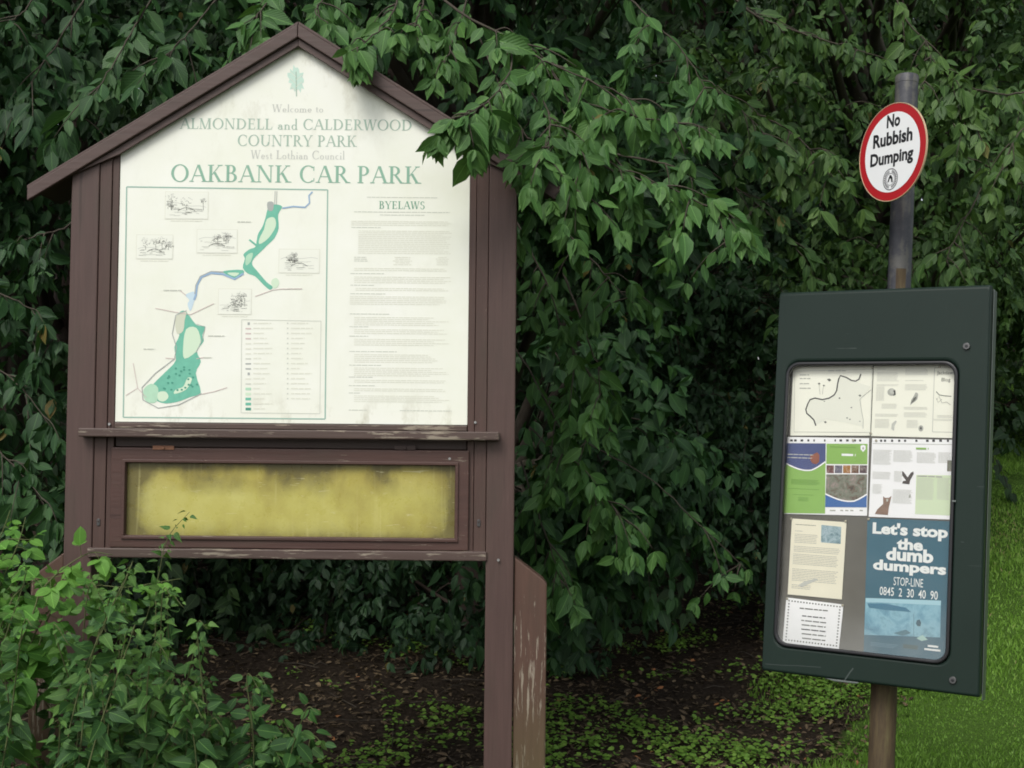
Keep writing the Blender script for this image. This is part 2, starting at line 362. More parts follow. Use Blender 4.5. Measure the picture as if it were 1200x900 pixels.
def leaf_mat(name, dark, mid, light, odd=None, rough=.5, transl=.2):
    m = MT(name, rough, .3); a = m.sep(m.attr('leaf'))
    stops = [(0.0, dark), (.5, mid), (.9, light)]
    if odd: stops = [(0.0, dark), (.5, mid), (.95, light), (.99, odd)]
    c = m.ramp(a[2], stops)
    n = m.noise(m.coord('Object'), 45, 3)
    c = m.mix(m.math('MULTIPLY', n, .35), c, tuple(x * .55 for x in dark[:3]) + (1,))
    av = m.math('ABSOLUTE', a[1])
    rib = m.math('LESS_THAN', av, .018)
    sv = m.math('SINE', m.math('ADD', m.math('MULTIPLY', a[0], 50), m.math('MULTIPLY', av, -42)))
    c = m.mix(m.math('MULTIPLY', rib, .45), c, tuple(min(1, x * 2.2 + .02) for x in light[:3]) + (1,))
    m.set('Base Color', c); m.bump(m.math('ADD', sv, m.math('MULTIPLY', rib, -2)), .22, .002)
    m.set('Roughness', m.ramp(m.noise(m.coord('Object'), 9, 2), [(.3, rough - .08), (.7, rough + .14)]))
    tr = m.t.nodes.new("ShaderNodeBsdfTranslucent"); m.put(tr.inputs[0], m.mix(.5, c, (light[0] * 1.3, light[1] * 1.3, light[2] * .7, 1)))
    mx = m.t.nodes.new("ShaderNodeMixShader"); mx.inputs[0].default_value = transl
    m.t.links.new(m.p.outputs[0], mx.inputs[1]); m.t.links.new(tr.outputs[0], mx.inputs[2]); m.t.links.new(mx.outputs[0], m.out.inputs[0])
    return m.m
LM_CHERRY = leaf_mat("cherry_leaf", (.013, .042, .015, 1), (.027, .08, .023, 1), (.05, .125, .029, 1), (.16, .12, .025, 1))
LM_CHERRY2 = leaf_mat("cherry_leaf_lit", (.034, .095, .026, 1), (.056, .145, .034, 1), (.095, .205, .045, 1), (.17, .14, .03, 1))  # brighter copy of the cherry leaf: sky light on the front sprays, in the colour
LM_SHRUB = leaf_mat("shrub_leaf", (.014, .04, .018, 1), (.028, .072, .026, 1), (.052, .11, .03, 1), (.15, .12, .03, 1), rough=.42)
LM_RIGHT = leaf_mat("ash_leaf", (.025, .066, .017, 1), (.048, .108, .024, 1), (.095, .175, .037, 1), (.14, .13, .03, 1))
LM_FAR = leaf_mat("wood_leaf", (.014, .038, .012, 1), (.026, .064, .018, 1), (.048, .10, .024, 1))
LM_NETTLE = leaf_mat("nettle_leaf", (.02, .064, .017, 1), (.038, .108, .024, 1), (.095, .20, .038, 1), rough=.55)
LM_BRAMBLE = leaf_mat("bramble_leaf", (.055, .16, .028, 1), (.09, .24, .038, 1), (.14, .32, .05, 1), rough=.55, transl=.3)
LM_WEED = leaf_mat("weed_leaf", (.085, .19, .026, 1), (.14, .28, .04, 1), (.22, .36, .06, 1), rough=.6, transl=.25)
LM_LITTER = leaf_mat("dead_leaf", (.035, .026, .016, 1), (.12, .085, .05, 1), (.34, .25, .14, 1), (.42, .14, .035, 1), rough=.7, transl=.05)
def bark(name, c0, c1):
    m = MT(name, .85, .2); n = m.noise(m.coord('Object', (1, 1, .25)), 30, 6); m.set('Base Color', m.mix(n, c0, c1)); m.bump(n, .5, .01); return m.m
BARK = bark("bark", (.02, .015, .012, 1), (.07, .052, .042, 1)); TWIG = bark("twig_bark", (.03, .026, .02, 1), (.095, .08, .062, 1))
STALK = bark("green_stalk", (.06, .09, .03, 1), (.13, .14, .06, 1))

# ------------------------------------------------------------------ ground
def gz(x, y):
    x = np.asarray(x, float); y = np.asarray(y, float)
    rise = np.maximum(0, y - 4.6); r2 = rise * .075 + np.clip((x - 1.5) / 1.5, 0, 1) * rise * .135
    r2 = np.minimum(r2, 2.4)
    return r2 + .03 * np.sin(x * 2.1 + y * 1.3) * np.clip((y - 4) / 2, 0, 1) + .02 * np.sin(x * 4.7 - y * 3.1) * np.clip((y - 4) / 2, 0, 1)
def lawn_mask(x, y):                                  # >0 where the mown grass is
    edge = 1.22 + .33 * (y - 5.6) + .12 * np.sin(y * 2.3) + .05 * np.sin(y * 6.1 + 1)
    return x - np.where(y > 5.2, edge, np.maximum(edge, 0.9))
def build_ground():
    xs = np.concatenate([np.linspace(-90, -7, 24), np.linspace(-6.5, 8.5, 121), np.linspace(9, 90, 24)])
    ys = np.concatenate([np.linspace(-60, 1, 20), np.linspace(1.4, 16, 118), np.linspace(17, 90, 24)])
    X, Y = np.meshgrid(xs, ys); Z = gz(X, Y)
    V = np.stack([X.ravel(), Y.ravel(), Z.ravel()], 1); nx = len(xs)
    F = [(j * nx + i, j * nx + i + 1, (j + 1) * nx + i + 1, (j + 1) * nx + i) for j in range(len(ys) - 1) for i in range(nx - 1)]
    m = MT("soil_and_turf", .95, .1); co = m.coord('Object')
    n1 = m.noise(co, 3.0, 6); n2 = m.noise(co, 40, 6, .7); n3 = m.noise(co, 160, 4)
    soil = m.ramp(n2, [(.28, (.012, .009, .007, 1)), (.5, (.032, .024, .017, 1)), (.75, (.085, .064, .044, 1))])
    turf = m.ramp(n3, [(.3, (.045, .09, .014, 1)), (.7, (.09, .17, .03, 1))])
    at = m.t.nodes.new("ShaderNodeAttribute"); at.attribute_name = 'lawn'
    f = m.math('ADD', at.outputs['Fac'], m.math('MULTIPLY', m.math('SUBTRACT', n1, .5), .9))
    f = m.ramp(f, [(.62, 0.0), (.8, 1.0)])
    m.set('Base Color', m.mix(f, soil, turf)); m.bump(n2, .8, .03)
    me = bpy.data.meshes.new("ground"); me.from_pydata(V.tolist(), [], F); me.materials.append(m.m)
    a = me.attributes.new('lawn', 'FLOAT', 'POINT'); a.data.foreach_set('value', np.clip(lawn_mask(V[:, 0], V[:, 1]) * 1.2 + .5, 0, 1).astype(np.float32))
    me.polygons.foreach_set('use_smooth', [True] * len(F)); me.update()
    o = bpy.data.objects.new("ground", me); COL.objects.link(o); tag(o, kind='structure')
build_ground()

def vnoise(x, y, s, seed=0):                          # cheap smooth noise for scattering
    r = np.random.default_rng(seed); k = r.uniform(-1, 1, (7, 2)) * s; ph = r.uniform(0, 6.28, 7)
    return sum(np.sin(x * a + y * b + p) for (a, b), p in zip(k, ph)) / 7 ** .5

# grass
def build_grass():
    N = 260000
    y = 4.6 + 10.5 * rng.random(N) ** 1.5; x = -.2 + rng.random(N) * (y * .47 + 2.2)
    lm = lawn_mask(x, y) + .28 * vnoise(x, y, 6, 3)
    keep = (lm > .0) & (rng.random(N) < np.clip(.35 + lm * 2, 0, 1)); x, y = x[keep], y[keep]; N = len(x)
    h = rng.uniform(.014, .036, N) * (1 + .35 * vnoise(x, y, 5, 5)); wd = rng.uniform(.0025, .0045, N) * (1 + .08 * (y - 5))
    a = rng.uniform(0, 6.28, N); ln = rng.uniform(.1, .8, N) * h; la = rng.uniform(0, 6.28, N)
    B = np.stack([x, y, gz(x, y) - .004], 1); S = np.stack([np.cos(a) * wd, np.sin(a) * wd, 0 * a], 1); Ln = np.stack([np.cos(la) * ln, np.sin(la) * ln, 0 * a], 1)
    M = B + Ln * .35 + UP * (h * .6)[:, None]; Tp = B + Ln + UP * (h)[:, None]
    co = np.stack([B - S, B + S, M + S * .7, M - S * .7, Tp], 1)
    me = bpy.data.meshes.new("grass"); me.vertices.add(5 * N); me.vertices.foreach_set('co', co.reshape(-1).astype(np.float32))
    lp = (np.array([0, 1, 2, 3, 3, 2, 4])[None] + (np.arange(N) * 5)[:, None]).ravel(); c = np.tile([4, 3], N)
    me.loops.add(len(lp)); me.loops.foreach_set('vertex_index', lp.astype(np.int32)); me.polygons.add(2 * N)
    me.polygons.foreach_set('loop_start', np.concatenate([[0], np.cumsum(c)[:-1]]).astype(np.int32)); me.polygons.foreach_set('loop_total', c.astype(np.int32))
    at = me.attributes.new('leaf', 'FLOAT_VECTOR', 'POINT'); t = np.clip(rng.normal(.45, .2, N) + .18 * vnoise(x, y, 3, 8), 0, 1)
    at.data.foreach_set('vector', np.stack([np.zeros((N, 5)), np.ones((N, 5)) * .3, np.repeat(t[:, None], 5, 1)], -1).reshape(-1).astype(np.float32))
    me.update(calc_edges=True)
    m = MT("grass_blade", .55, .3); tt = m.sep(m.attr('leaf'))[2]
    c = m.ramp(tt, [(0, (.11, .22, .03, 1)), (.5, (.17, .33, .045, 1)), (.85, (.25, .42, .07, 1)), (.97, (.30, .28, .12, 1))]); m.set('Base Color', c)
    tr = m.t.nodes.new("ShaderNodeBsdfTranslucent"); m.put(tr.inputs[0], c); mx = m.t.nodes.new("ShaderNodeMixShader"); mx.inputs[0].default_value = .3
    m.t.links.new(m.p.outputs[0], mx.inputs[1]); m.t.links.new(tr.outputs[0], mx.inputs[2]); m.t.links.new(mx.outputs[0], m.out.inputs[0])
    me.materials.append(m.m); o = bpy.data.objects.new("grass", me); COL.objects.link(o)
    tag(o, 'short bright green mown grass on the right beside the noticeboard post', 'grass', kind='stuff')
build_grass()

def build_litter():
    L = Leaves(); N = 26000
    y = 4.7 + 5.5 * rng.random(N) ** 1.2; x = rng.uniform(-.62, .62, N) * y + .2; k = (lawn_mask(x, y) < .35); x, y = x[k], y[k]; N = len(x)
    a = rng.uniform(0, 6.28, N); d = np.stack([np.cos(a), np.sin(a), rng.normal(0, .25, N)], 1); n = UP + rng.normal(0, .35, (N, 3))
    sz = rng.uniform(.014, .05, N); t = np.where(rng.random(N) < .012, .98, rng.beta(1.5, 2.6, N) * .85)
    L.add(np.stack([x, y, gz(x, y) + .004 + rng.random(N) * .012], 1), d, n, sz, sz * rng.uniform(.35, .6, N), t)
    o = L.build("leaf_litter", LM_LITTER, None, 'round'); tag(o, 'brown and orange fallen leaves on the dark soil under the trees', 'fallen leaves', kind='stuff')
    T = Tubes()
    for _ in range(260):
        y = random.uniform(5.2, 9); x = random.uniform(-.5, .42) * y
        if lawn_mask(x, y) > .1: continue
        a = random.uniform(0, 6.28); l = random.uniform(.06, .3); p = np.array([x, y, float(gz(x, y)) + .012]); dv = np.array([math.cos(a), math.sin(a), random.uniform(-.02, .12)])
        T.add([p, p + dv * l * .5 + UP * random.uniform(-.004, .02), p + dv * l], [.003, .0025, .0015], 4)
    o = T.build("twig_litter", TWIG); tag(o, 'thin dry twigs lying on the dark soil under the trees', 'twigs', kind='stuff')
build_litter()
def build_weeds():
    L = Leaves(); N = 10500
    y = 4.9 + 3.9 * rng.random(N); x = -1.3 + rng.random(N) * 3.4
    dens = 1.1 * vnoise(x, y, 3.4, 21) + .9 * vnoise(x, y, 10, 22) - .85 - np.clip((y - 6.7) * .6, 0, 3) - np.clip((-.3 - x) * .8, 0, .7) - np.clip(lawn_mask(x, y) - .1, 0, 2) * 2
    k = dens + rng.normal(0, .75, N) > -.02; x, y = x[k], y[k]
    for px, py in zip(x, y):
        m = random.randint(3, 8); a = rng.uniform(0, 6.28, m); hz = rng.uniform(.01, .06, m); rr = rng.uniform(.005, .035, m)
        p = np.stack([px + np.cos(a) * rr, py + np.sin(a) * rr, np.full(m, float(gz(px, py))) + hz], 1)
        d = np.stack([np.cos(a), np.sin(a), rng.uniform(-.1, .45, m)], 1); sz = rng.uniform(.010, .029, m)
        L.add(p, d, UP + np.array([0, -.35, 0]) + rng.normal(0, .3, (m, 3)), sz, sz * .8, np.clip(rng.normal(.5, .22, m), 0, .9))
    o = L.build("ground_cover", LM_WEED, None, 'round'); tag(o, 'low light green weeds spread over the soil between the two signs', 'weeds', kind='stuff')
build_weeds()

# ------------------------------------------------------------------ trees
def tree(name, label, base, lobes, leaf, mat, kind, tint=(.05, .75), trunk_r=.09, top=None, gap=.04, tw=.3, ratio=.5, group=None, droop=.7, heroes=(), hero_mat=None, hero_leaf=.085, twig_share=.1, cat='tree', frontbias=.35):
    bx, by = base; b0 = np.array([bx, by, float(gz(bx, by))]); root = empty(name, Matrix.Translation(b0)); bpy.context.view_layer.update(); tag(root, label, cat, group)
    top = top or max(l[0][2] for l in lobes) * .8; tp = np.array([bx + random.uniform(-.2, .2), by + random.uniform(-.2, .2), top])
    T = Tubes(); C = smooth([b0 - UP * .1, b0 + (tp - b0) * .35 + rng.normal(0, .06, 3), b0 + (tp - b0) * .7 + rng.normal(0, .06, 3), tp], 14)
    T.add(C, np.linspace(trunk_r * 1.15, trunk_r * .3, 14), 10); T.build("trunk", BARK, root)
    B = Tubes(); L = Leaves(); HL = Leaves()
    for (c, r, n) in lobes:
        c = np.array(c, float); r = np.array(r, float)
        s = C[min(13, max(2, int(13 * np.clip((c[2] - b0[2]) / (top - b0[2]) - .3, .1, .95))))]
        mid = (s + c) / 2 + np.array([0, 0, .25]) + rng.normal(0, .1, 3)
        LC = smooth([s, mid, c], 10); B.add(LC, np.linspace(trunk_r * .4, .010, 10), 6)
        u = nrm(rng.normal(0, 1, (n, 3))); u[:, 1] -= frontbias; u = nrm(u); q = c + u * r * (rng.random((n, 1)) ** .5)
        for i in range(n):
            o = nrm(u[i] * r[::-1].mean() + np.array([0, -.25, .1]) + rng.normal(0, .35, 3)); l = tw * random.uniform(.6, 1.35)
            p0 = q[i]; p2 = p0 + o * l - UP * l * random.uniform(.1, .7); p1 = (p0 + p2) / 2 + UP * l * .14
            f = nrm(np.array([u[i][0] * .6, -.5, .75]) + u[i] * .35 + rng.normal(0, .25, 3))
            twig(L, B if random.random() < twig_share else None, [p0, p1, p2], leaf, gap, ratio, .05, tint, droop, f, 3)
            if random.random() < twig_share * .5: B.add(smooth([LC[random.randint(4, 9)], (LC[7] + p0) / 2 + UP * .05, p0], 6), np.linspace(.006, .003, 6), 4)
    for h in heroes:
        P = [W(*p) for p in h['p']]
        Cc = smooth(P, 22); Cc[1:-1] += rng.normal(0, .0022, (20, 3)); B.add(Cc, np.linspace(h.get('r', .0055) * .8, .0016, 22), 6)
        twig(HL, None, P, h.get('leaf', hero_leaf), h.get('gap', .028), .5, h.get('start', .25), h.get('tint', (.3, .85)), .95, (random.uniform(-.25, .1), -.72, .6), 6)
        for _ in range(h.get('subs', 4)):
            i = random.randint(int(22 * h.get('start', .25)), 20); p0 = Cc[i]; l = random.uniform(.08, .24) * h.get('sl', 1)
            dv = nrm(nrm(Cc[i + 1] - Cc[i]) * .6 + np.array([random.uniform(-1, 1), random.uniform(-.8, .5), random.uniform(-.9, .35)])); p2 = p0 + dv * l - UP * l * .3
            twig(HL, B, [p0, (p0 + p2) / 2 + UP * .02, p2], h.get('leaf', hero_leaf), .026, .5, .15, h.get('tint', (.3, .85)), .95, (random.uniform(-.25, .1), -.72, .6), 5)
    if HL.count(): HL.build("leaf_sprays", hero_mat or mat, root, kind)
    L.build("crown", mat, root, kind); B.build("branches", TWIG if heroes else BARK, root)
    return root
def lobes_px(px0, px1, py0, py1, y0, y1, n, rad, tw):
    out = []                                          # crown lobes spread through a block of space
    for i in range(n):
        px = px0 + (px1 - px0) * ((i + .5) / n if n < 4 else random.random()); py = random.uniform(py0, py1); Y = random.uniform(y0, y1); c = W(px, py, Y)
        r = rad * random.uniform(.75, 1.25); out.append((c, (r * 1.15, r * .85, r * .42), tw))
    return out

# left cherry: fills the corner beside and above the information board
HA = [dict(p=[(200, -40, 5.0), (165, 20, 4.85), (130, 80, 4.7), (108, 112, 4.6)], leaf=.095, subs=3, tint=(.4, .9)),
      dict(p=[(285, -40, 5.0), (245, 10, 4.85), (212, 48, 4.75), (196, 68, 4.7)], leaf=.09, subs=4, tint=(.35, .85)),
      dict(p=[(120, -40, 5.2), (80, 30, 5.1), (50, 75, 5.0), (28, 110, 4.95)], leaf=.09, subs=5, tint=(.1, .6)),
      dict(p=[(60, -30, 5.0), (30, 10, 4.9), (5, 30, 4.85)], leaf=.09, subs=3, tint=(.2, .6)),
      dict(p=[(160, 150, 5.3), (90, 255, 5.15), (45, 275, 5.05), (5, 292, 5.0)], leaf=.07, subs=3, r=.007, tint=(.1, .5), start=.5),
      dict(p=[(-60, 320, 5.3), (-10, 340, 5.2), (35, 362, 5.1), (70, 400, 5.0)], leaf=.085, subs=7, tint=(.1, .6)),
      dict(p=[(-60, 400, 5.3), (-20, 420, 5.2), (25, 455, 5.1), (60, 500, 5.0)], leaf=.085, subs=7, tint=(.1, .6)),
      dict(p=[(-60, 480, 5.2), (-20, 510, 5.1), (20, 550, 5.0), (55, 590, 4.9)], leaf=.085, subs=7, tint=(.2, .7))]
tree("cherry_tree", 'dark green cherry tree filling the corner left of the brown information board', (-2.7, 6.9),
     lobes_px(-160, 330, -260, 60, 5.3, 6.5, 13, .5, 48) + lobes_px(-180, 110, 60, 640, 5.4, 6.5, 13, .42, 42) + lobes_px(-250, 520, -700, -330, 4.5, 7.5, 10, .8, 70),  # last lobe set lies above the frame, added to shade the deeper leaves
     .085, LM_CHERRY, 'cherry', top=4.2, trunk_r=.11, heroes=HA)
# middle cherry: hangs over the right-hand slope of the board's roof
HB = [dict(p=[(490, -30, 4.75), (540, 15, 4.6), (600, 46, 4.5), (640, 72, 4.42), (700, 98, 4.36), (752, 122, 4.32)], leaf=.085, subs=16, start=.3, r=.007),
      dict(p=[(600, 46, 4.5), (598, 78, 4.32), (582, 108, 4.14), (556, 130, 4.06), (530, 140, 4.02)], leaf=.09, subs=13, sl=.5, start=.4, r=.0045),
      dict(p=[(640, 72, 4.42), (665, 105, 4.4), (700, 125, 4.34), (765, 140, 4.3), (830, 150, 4.3)], leaf=.08, subs=9, start=.3, r=.0045),
      dict(p=[(610, 90, 4.5), (650, 150, 4.42), (690, 185, 4.36), (730, 205, 4.3)], leaf=.08, subs=10, start=.3, r=.004),
      dict(p=[(690, 150, 4.4), (740, 205, 4.3), (790, 222, 4.25), (830, 243, 4.2), (868, 262, 4.18)], leaf=.078, subs=7, start=.35, r=.004),
      dict(p=[(560, 40, 4.6), (600, 130, 4.45), (640, 195, 4.4), (690, 215, 4.35)], leaf=.085, subs=10, start=.45, r=.004),
      dict(p=[(600, 60, 4.6), (632, 105, 4.42), (645, 150, 4.25), (638, 180, 4.15), (628, 196, 4.12)], leaf=.078, subs=9, sl=.7, start=.4, r=.004),
      dict(p=[(640, 90, 4.5), (668, 150, 4.35), (680, 195, 4.25), (668, 225, 4.2)], leaf=.08, subs=8, sl=.8, start=.35, r=.004),
      dict(p=[(430, -40, 4.75), (465, -5, 4.6), (452, 25, 4.45), (430, 48, 4.28), (412, 60, 4.2)], leaf=.075, subs=7, sl=.5, start=.35),
      dict(p=[(500, -40, 4.8), (495, 5, 4.65), (485, 30, 4.5), (470, 45, 4.4)], leaf=.075, sl=.5, subs=6, start=.3),
      dict(p=[(560, -40, 4.8), (540, 20, 4.65), (528, 55, 4.55), (520, 75, 4.45)], sl=.6, leaf=.08, subs=6, start=.3),
      dict(p=[(340, -40, 4.9), (320, -5, 4.75), (300, 18, 4.65), (285, 30, 4.6)], leaf=.08, subs=6, start=.2, tint=(.25, .7)),
      dict(p=[(390, -40, 4.9), (380, -5, 4.75), (370, 15, 4.6), (385, 28, 4.5)], leaf=.08, subs=5, start=.2, tint=(.25, .7)),
      dict(p=[(640, 250, 5.1), (690, 300, 4.95), (720, 335, 4.85), (742, 355, 4.8)], leaf=.08, subs=6, tint=(.2, .75)),
      dict(p=[(605, 260, 5.1), (640, 330, 5.0), (660, 390, 4.95), (700, 450, 4.9)], leaf=.082, subs=8, tint=(.15, .7)),
      dict(p=[(660, 320, 5.1), (690, 400, 5.0), (705, 440, 4.95), (708, 480, 4.9)], leaf=.08, subs=5, tint=(.2, .8), start=.5),
      dict(p=[(600, 400, 5.2), (640, 470, 5.05), (660, 520, 5.0), (650, 570, 4.95)], leaf=.085, subs=8, tint=(.15, .75)),
      dict(p=[(620, 500, 5.2), (680, 560, 5.05), (715, 590, 5.0), (738, 615, 4.95)], leaf=.085, subs=8, tint=(.15, .8)),
      dict(p=[(690, 520, 5.3), (760, 560, 5.2), (825, 620, 5.1), (875, 668, 5.05)], leaf=.06, subs=3, tint=(.15, .6), start=.6, r=.004),
      dict(p=[(610, 540, 5.3), (630, 600, 5.2), (648, 650, 5.1), (660, 690, 5.05)], leaf=.08, subs=8, tint=(.1, .6)),
      dict(p=[(720, 180, 5.0), (800, 200, 4.9), (840, 250, 4.85), (850, 290, 4.8)], leaf=.075, subs=5, tint=(.1, .6)),
      dict(p=[(700, -40, 5.0), (760, 20, 4.9), (800, 60, 4.85), (830, 110, 4.8)], leaf=.08, subs=8, tint=(.1, .6))]
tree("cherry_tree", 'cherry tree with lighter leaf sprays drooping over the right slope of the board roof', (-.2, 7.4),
     lobes_px(300, 780, -260, 60, 5.4, 6.7, 13, .48, 46) + lobes_px(600, 760, 60, 640, 5.6, 6.7, 14, .36, 36) + lobes_px(280, 720, -750, -330, 4.8, 7.5, 10, .8, 70) + lobes_px(600, 720, 560, 690, 5.9, 6.5, 5, .28, 46),  # third lobe set is an unseen overhead canopy, added to darken the leaves behind
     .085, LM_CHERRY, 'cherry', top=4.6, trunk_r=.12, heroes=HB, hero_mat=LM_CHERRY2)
# dim evergreen shrub in the gap between the signs
tree("evergreen_shrub", 'dim small-leaved shrub in the dark gap between the two signs', (.9, 8.4),
     lobes_px(740, 930, 180, 480, 7.2, 8.2, 14, .42, 70) + lobes_px(760, 960, 480, 640, 7.2, 8.2, 12, .36, 76),
     .055, LM_SHRUB, 'nettle', top=2.6, trunk_r=.06, gap=.022, tw=.22, ratio=.55, cat='shrub', twig_share=.35, tint=(0, .6))
tree("evergreen_shrub", 'low dim shrub in deep shade seen under the yellow window of the board', (-1.0, 8.6),
     lobes_px(150, 660, 620, 790, 7.1, 8.6, 22, .42, 46), .07, LM_SHRUB, 'cherry', top=1.2, trunk_r=.04, gap=.03, tw=.25, cat='shrub', tint=(0, .45))
# right tree above the round sign
HE = [dict(p=[(830, -40, 6.2), (880, 15, 6.0), (960, 45, 5.9), (1040, 70, 5.8)], leaf=.075, subs=14, r=.010, tint=(.15, .7)),
      dict(p=[(1240, 90, 6.3), (1190, 110, 6.1), (1130, 102, 6.0), (1100, 95, 5.95)], leaf=.08, subs=8, r=.008, tint=(.25, .8)),
      dict(p=[(830, 90, 6.0), (860, 120, 5.85), (890, 150, 5.75), (925, 190, 5.65)], leaf=.085, subs=10, tint=(.25, .8)),
      dict(p=[(880, 130, 6.0), (920, 150, 5.8), (955, 180, 5.7), (985, 220, 5.6)], leaf=.085, subs=10, tint=(.25, .8)),
      dict(p=[(1060, 60, 6.2), (1100, 80, 6.0), (1130, 115, 5.9), (1150, 165, 5.8)], leaf=.085, subs=10, tint=(.3, .85)),
      dict(p=[(1230, 120, 6.0), (1200, 150, 5.85), (1185, 170, 5.8), (1180, 200, 5.75)], leaf=.09, subs=6, tint=(.4, .9)),
      dict(p=[(1040, -30, 6.3), (1060, 20, 6.1), (1090, 60, 6.0), (1080, 110, 5.9)], leaf=.085, subs=8, tint=(.3, .85)),
      dict(p=[(1250, 170, 6.6), (1200, 215, 6.5), (1150, 190, 6.4), (1110, 175, 6.3)], leaf=.06, subs=3, r=.008, tint=(.1, .5)),
      dict(p=[(830, 200, 6.0), (870, 225, 5.9), (905, 255, 5.8), (940, 300, 5.8)], leaf=.075, subs=8, tint=(.1, .6)),
      dict(p=[(1150, 220, 6.4), (1130, 260, 6.3), (1110, 300, 6.2), (1120, 330, 6.2)], leaf=.075, subs=8, tint=(.2, .7))]
tree("broadleaf_tree", 'tall broadleaf tree whose yellow-green crown hangs behind the round red-rimmed sign', (2.6, 9.2),
     lobes_px(800, 1300, -260, 120, 6.6, 8.6, 18, .52, 52) + lobes_px(860, 1260, 100, 330, 6.9, 8.6, 13, .44, 52) + lobes_px(850, 1450, -700, -330, 8.2, 9.6, 10, .8, 70),  # last lobe set is out of view overhead, added for the shade it casts
     .068, LM_RIGHT, 'cherry', top=5.2, trunk_r=.14, gap=.034, heroes=HE, hero_leaf=.08)
# hedge bushes at the end of the lawn
tree("hedge_bush", 'bright green bush at the lawn edge behind the dark noticeboard', (4.2, 11.6), lobes_px(1090, 1290, 270, 470, 10.2, 11.8, 8, .55, 100),
     .07, LM_RIGHT, 'nettle', top=2.6, trunk_r=.06, gap=.03, tw=.3, ratio=.5, cat='bush', tint=(.1, .9))
tree("hedge_bush", 'low dark bush on the bank at the far end of the lawn', (4.6, 13.2), lobes_px(1080, 1300, 420, 525, 11.8, 13.0, 7, .5, 110),
     .06, LM_FAR, 'nettle', top=2.2, trunk_r=.05, gap=.03, tw=.3, ratio=.5, cat='bush', tint=(0, .5))
# deeper trees that close the wood behind
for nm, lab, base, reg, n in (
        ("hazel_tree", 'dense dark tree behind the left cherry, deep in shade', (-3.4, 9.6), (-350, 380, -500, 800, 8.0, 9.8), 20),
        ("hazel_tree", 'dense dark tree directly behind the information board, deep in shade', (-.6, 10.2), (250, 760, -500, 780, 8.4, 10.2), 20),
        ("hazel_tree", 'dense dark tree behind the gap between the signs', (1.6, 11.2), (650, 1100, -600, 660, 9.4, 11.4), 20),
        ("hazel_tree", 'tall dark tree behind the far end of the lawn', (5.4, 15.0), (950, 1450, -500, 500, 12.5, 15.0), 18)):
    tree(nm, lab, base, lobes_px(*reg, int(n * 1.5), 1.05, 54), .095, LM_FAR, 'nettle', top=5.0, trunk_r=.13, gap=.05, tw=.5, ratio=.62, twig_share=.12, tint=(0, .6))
# far wood
def far_wood():
    L = Leaves(); N = 70000
    x = rng.uniform(-16, 18, N); y = rng.uniform(14.5, 19, N); z = rng.uniform(0, 1, N) ** .8 * 13 + gz(x, y)
    d = rng.normal(0, .6, (N, 3)) - UP * .6; n = np.array([0, -.7, .6]) + rng.normal(0, .5, (N, 3)); s = rng.uniform(.32, .6, N)
    L.add(np.stack([x, y, z], 1), d, n, s, s * .6, rng.uniform(0, .6, N))
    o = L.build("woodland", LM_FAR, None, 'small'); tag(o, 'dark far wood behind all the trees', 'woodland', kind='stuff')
far_wood()

# ------------------------------------------------------------------ undergrowth in front of the board
def sil(px): return float(np.interp(px, [-80, 0, 40, 90, 140, 190, 230, 270, 330, 370, 400, 440], [690, 715, 742, 750, 722, 722, 785, 812, 806, 850, 890, 940]))
def herb(name, label, cat, stems, mat, kind, leaf, ratio, gap=.045, pairs=True, tint=(.1, .8), trif=False, base=None, stalk=STALK, rad=.003):
    b = np.array(base); root = empty(name, Matrix.Translation(b)); bpy.context.view_layer.update(); tag(root, label, cat)
    T, L = Tubes(), Leaves()
    for st in stems:
        C = smooth(st, 20); T.add(C, np.linspace(rad, rad * .35, 20), 5)
        seg = np.linalg.norm(np.diff(C, axis=0), axis=1); S = np.concatenate([[0], np.cumsum(seg)]); tot = S[-1]; s = tot * .28; k = 0
        while s <= tot:
            p = np.array([np.interp(s, S, C[:, j]) for j in range(3)]); i = min(18, int(np.searchsorted(S, s)) - 1); tg = nrm(C[i + 1] - C[i])
            rel = s / tot; sz = leaf * (1.05 - .62 * max(0, (rel - .72) / .28)) * random.choice((.5, .7, .85, 1.0, 1.15, 1.35)); az = k * 1.571 + random.uniform(-.5, .5)
            h1 = nrm(np.cross(tg, np.array([.2, 1, .1]))); h2 = np.cross(tg, h1)
            for sg in ((1, -1) if pairs else (1,)):
                o = (math.cos(az) * h1 + math.sin(az) * h2) * sg; d = nrm(o + tg * .3 + np.array([0, -.15, -.5]) + rng.normal(0, .3, 3))
                tn = float(np.clip(random.uniform(*tint) + .4 * max(0, rel - .75) / .25, 0, 1))
                if trif:
                    pe = p + d * sz * .7; T.add([p, p + d * sz * .35 + UP * .004, pe], [.0014, .0011, .0009], 4); sd = nrm(np.cross(d, UP))
                    for dv, kk in ((d, 1.05), (nrm(d * .35 + sd), .85), (nrm(d * .35 - sd), .85)):
                        L.add(pe, dv + np.array([0, 0, -.1]), np.array([0, -.5, .85]) + rng.normal(0, .18, 3), sz * kk, sz * kk * ratio, np.clip(tn + random.uniform(-.1, .1), 0, 1))
                else:
                    L.add(p + o * .012, d, np.array([0, -.75, .6]) + rng.normal(0, .45, 3), sz, sz * ratio, tn)
            s += gap * (1 - .55 * rel) * random.uniform(.8, 1.25); k += 1
    L.build("leaves", mat, root, kind); T.build("stems", stalk, root)
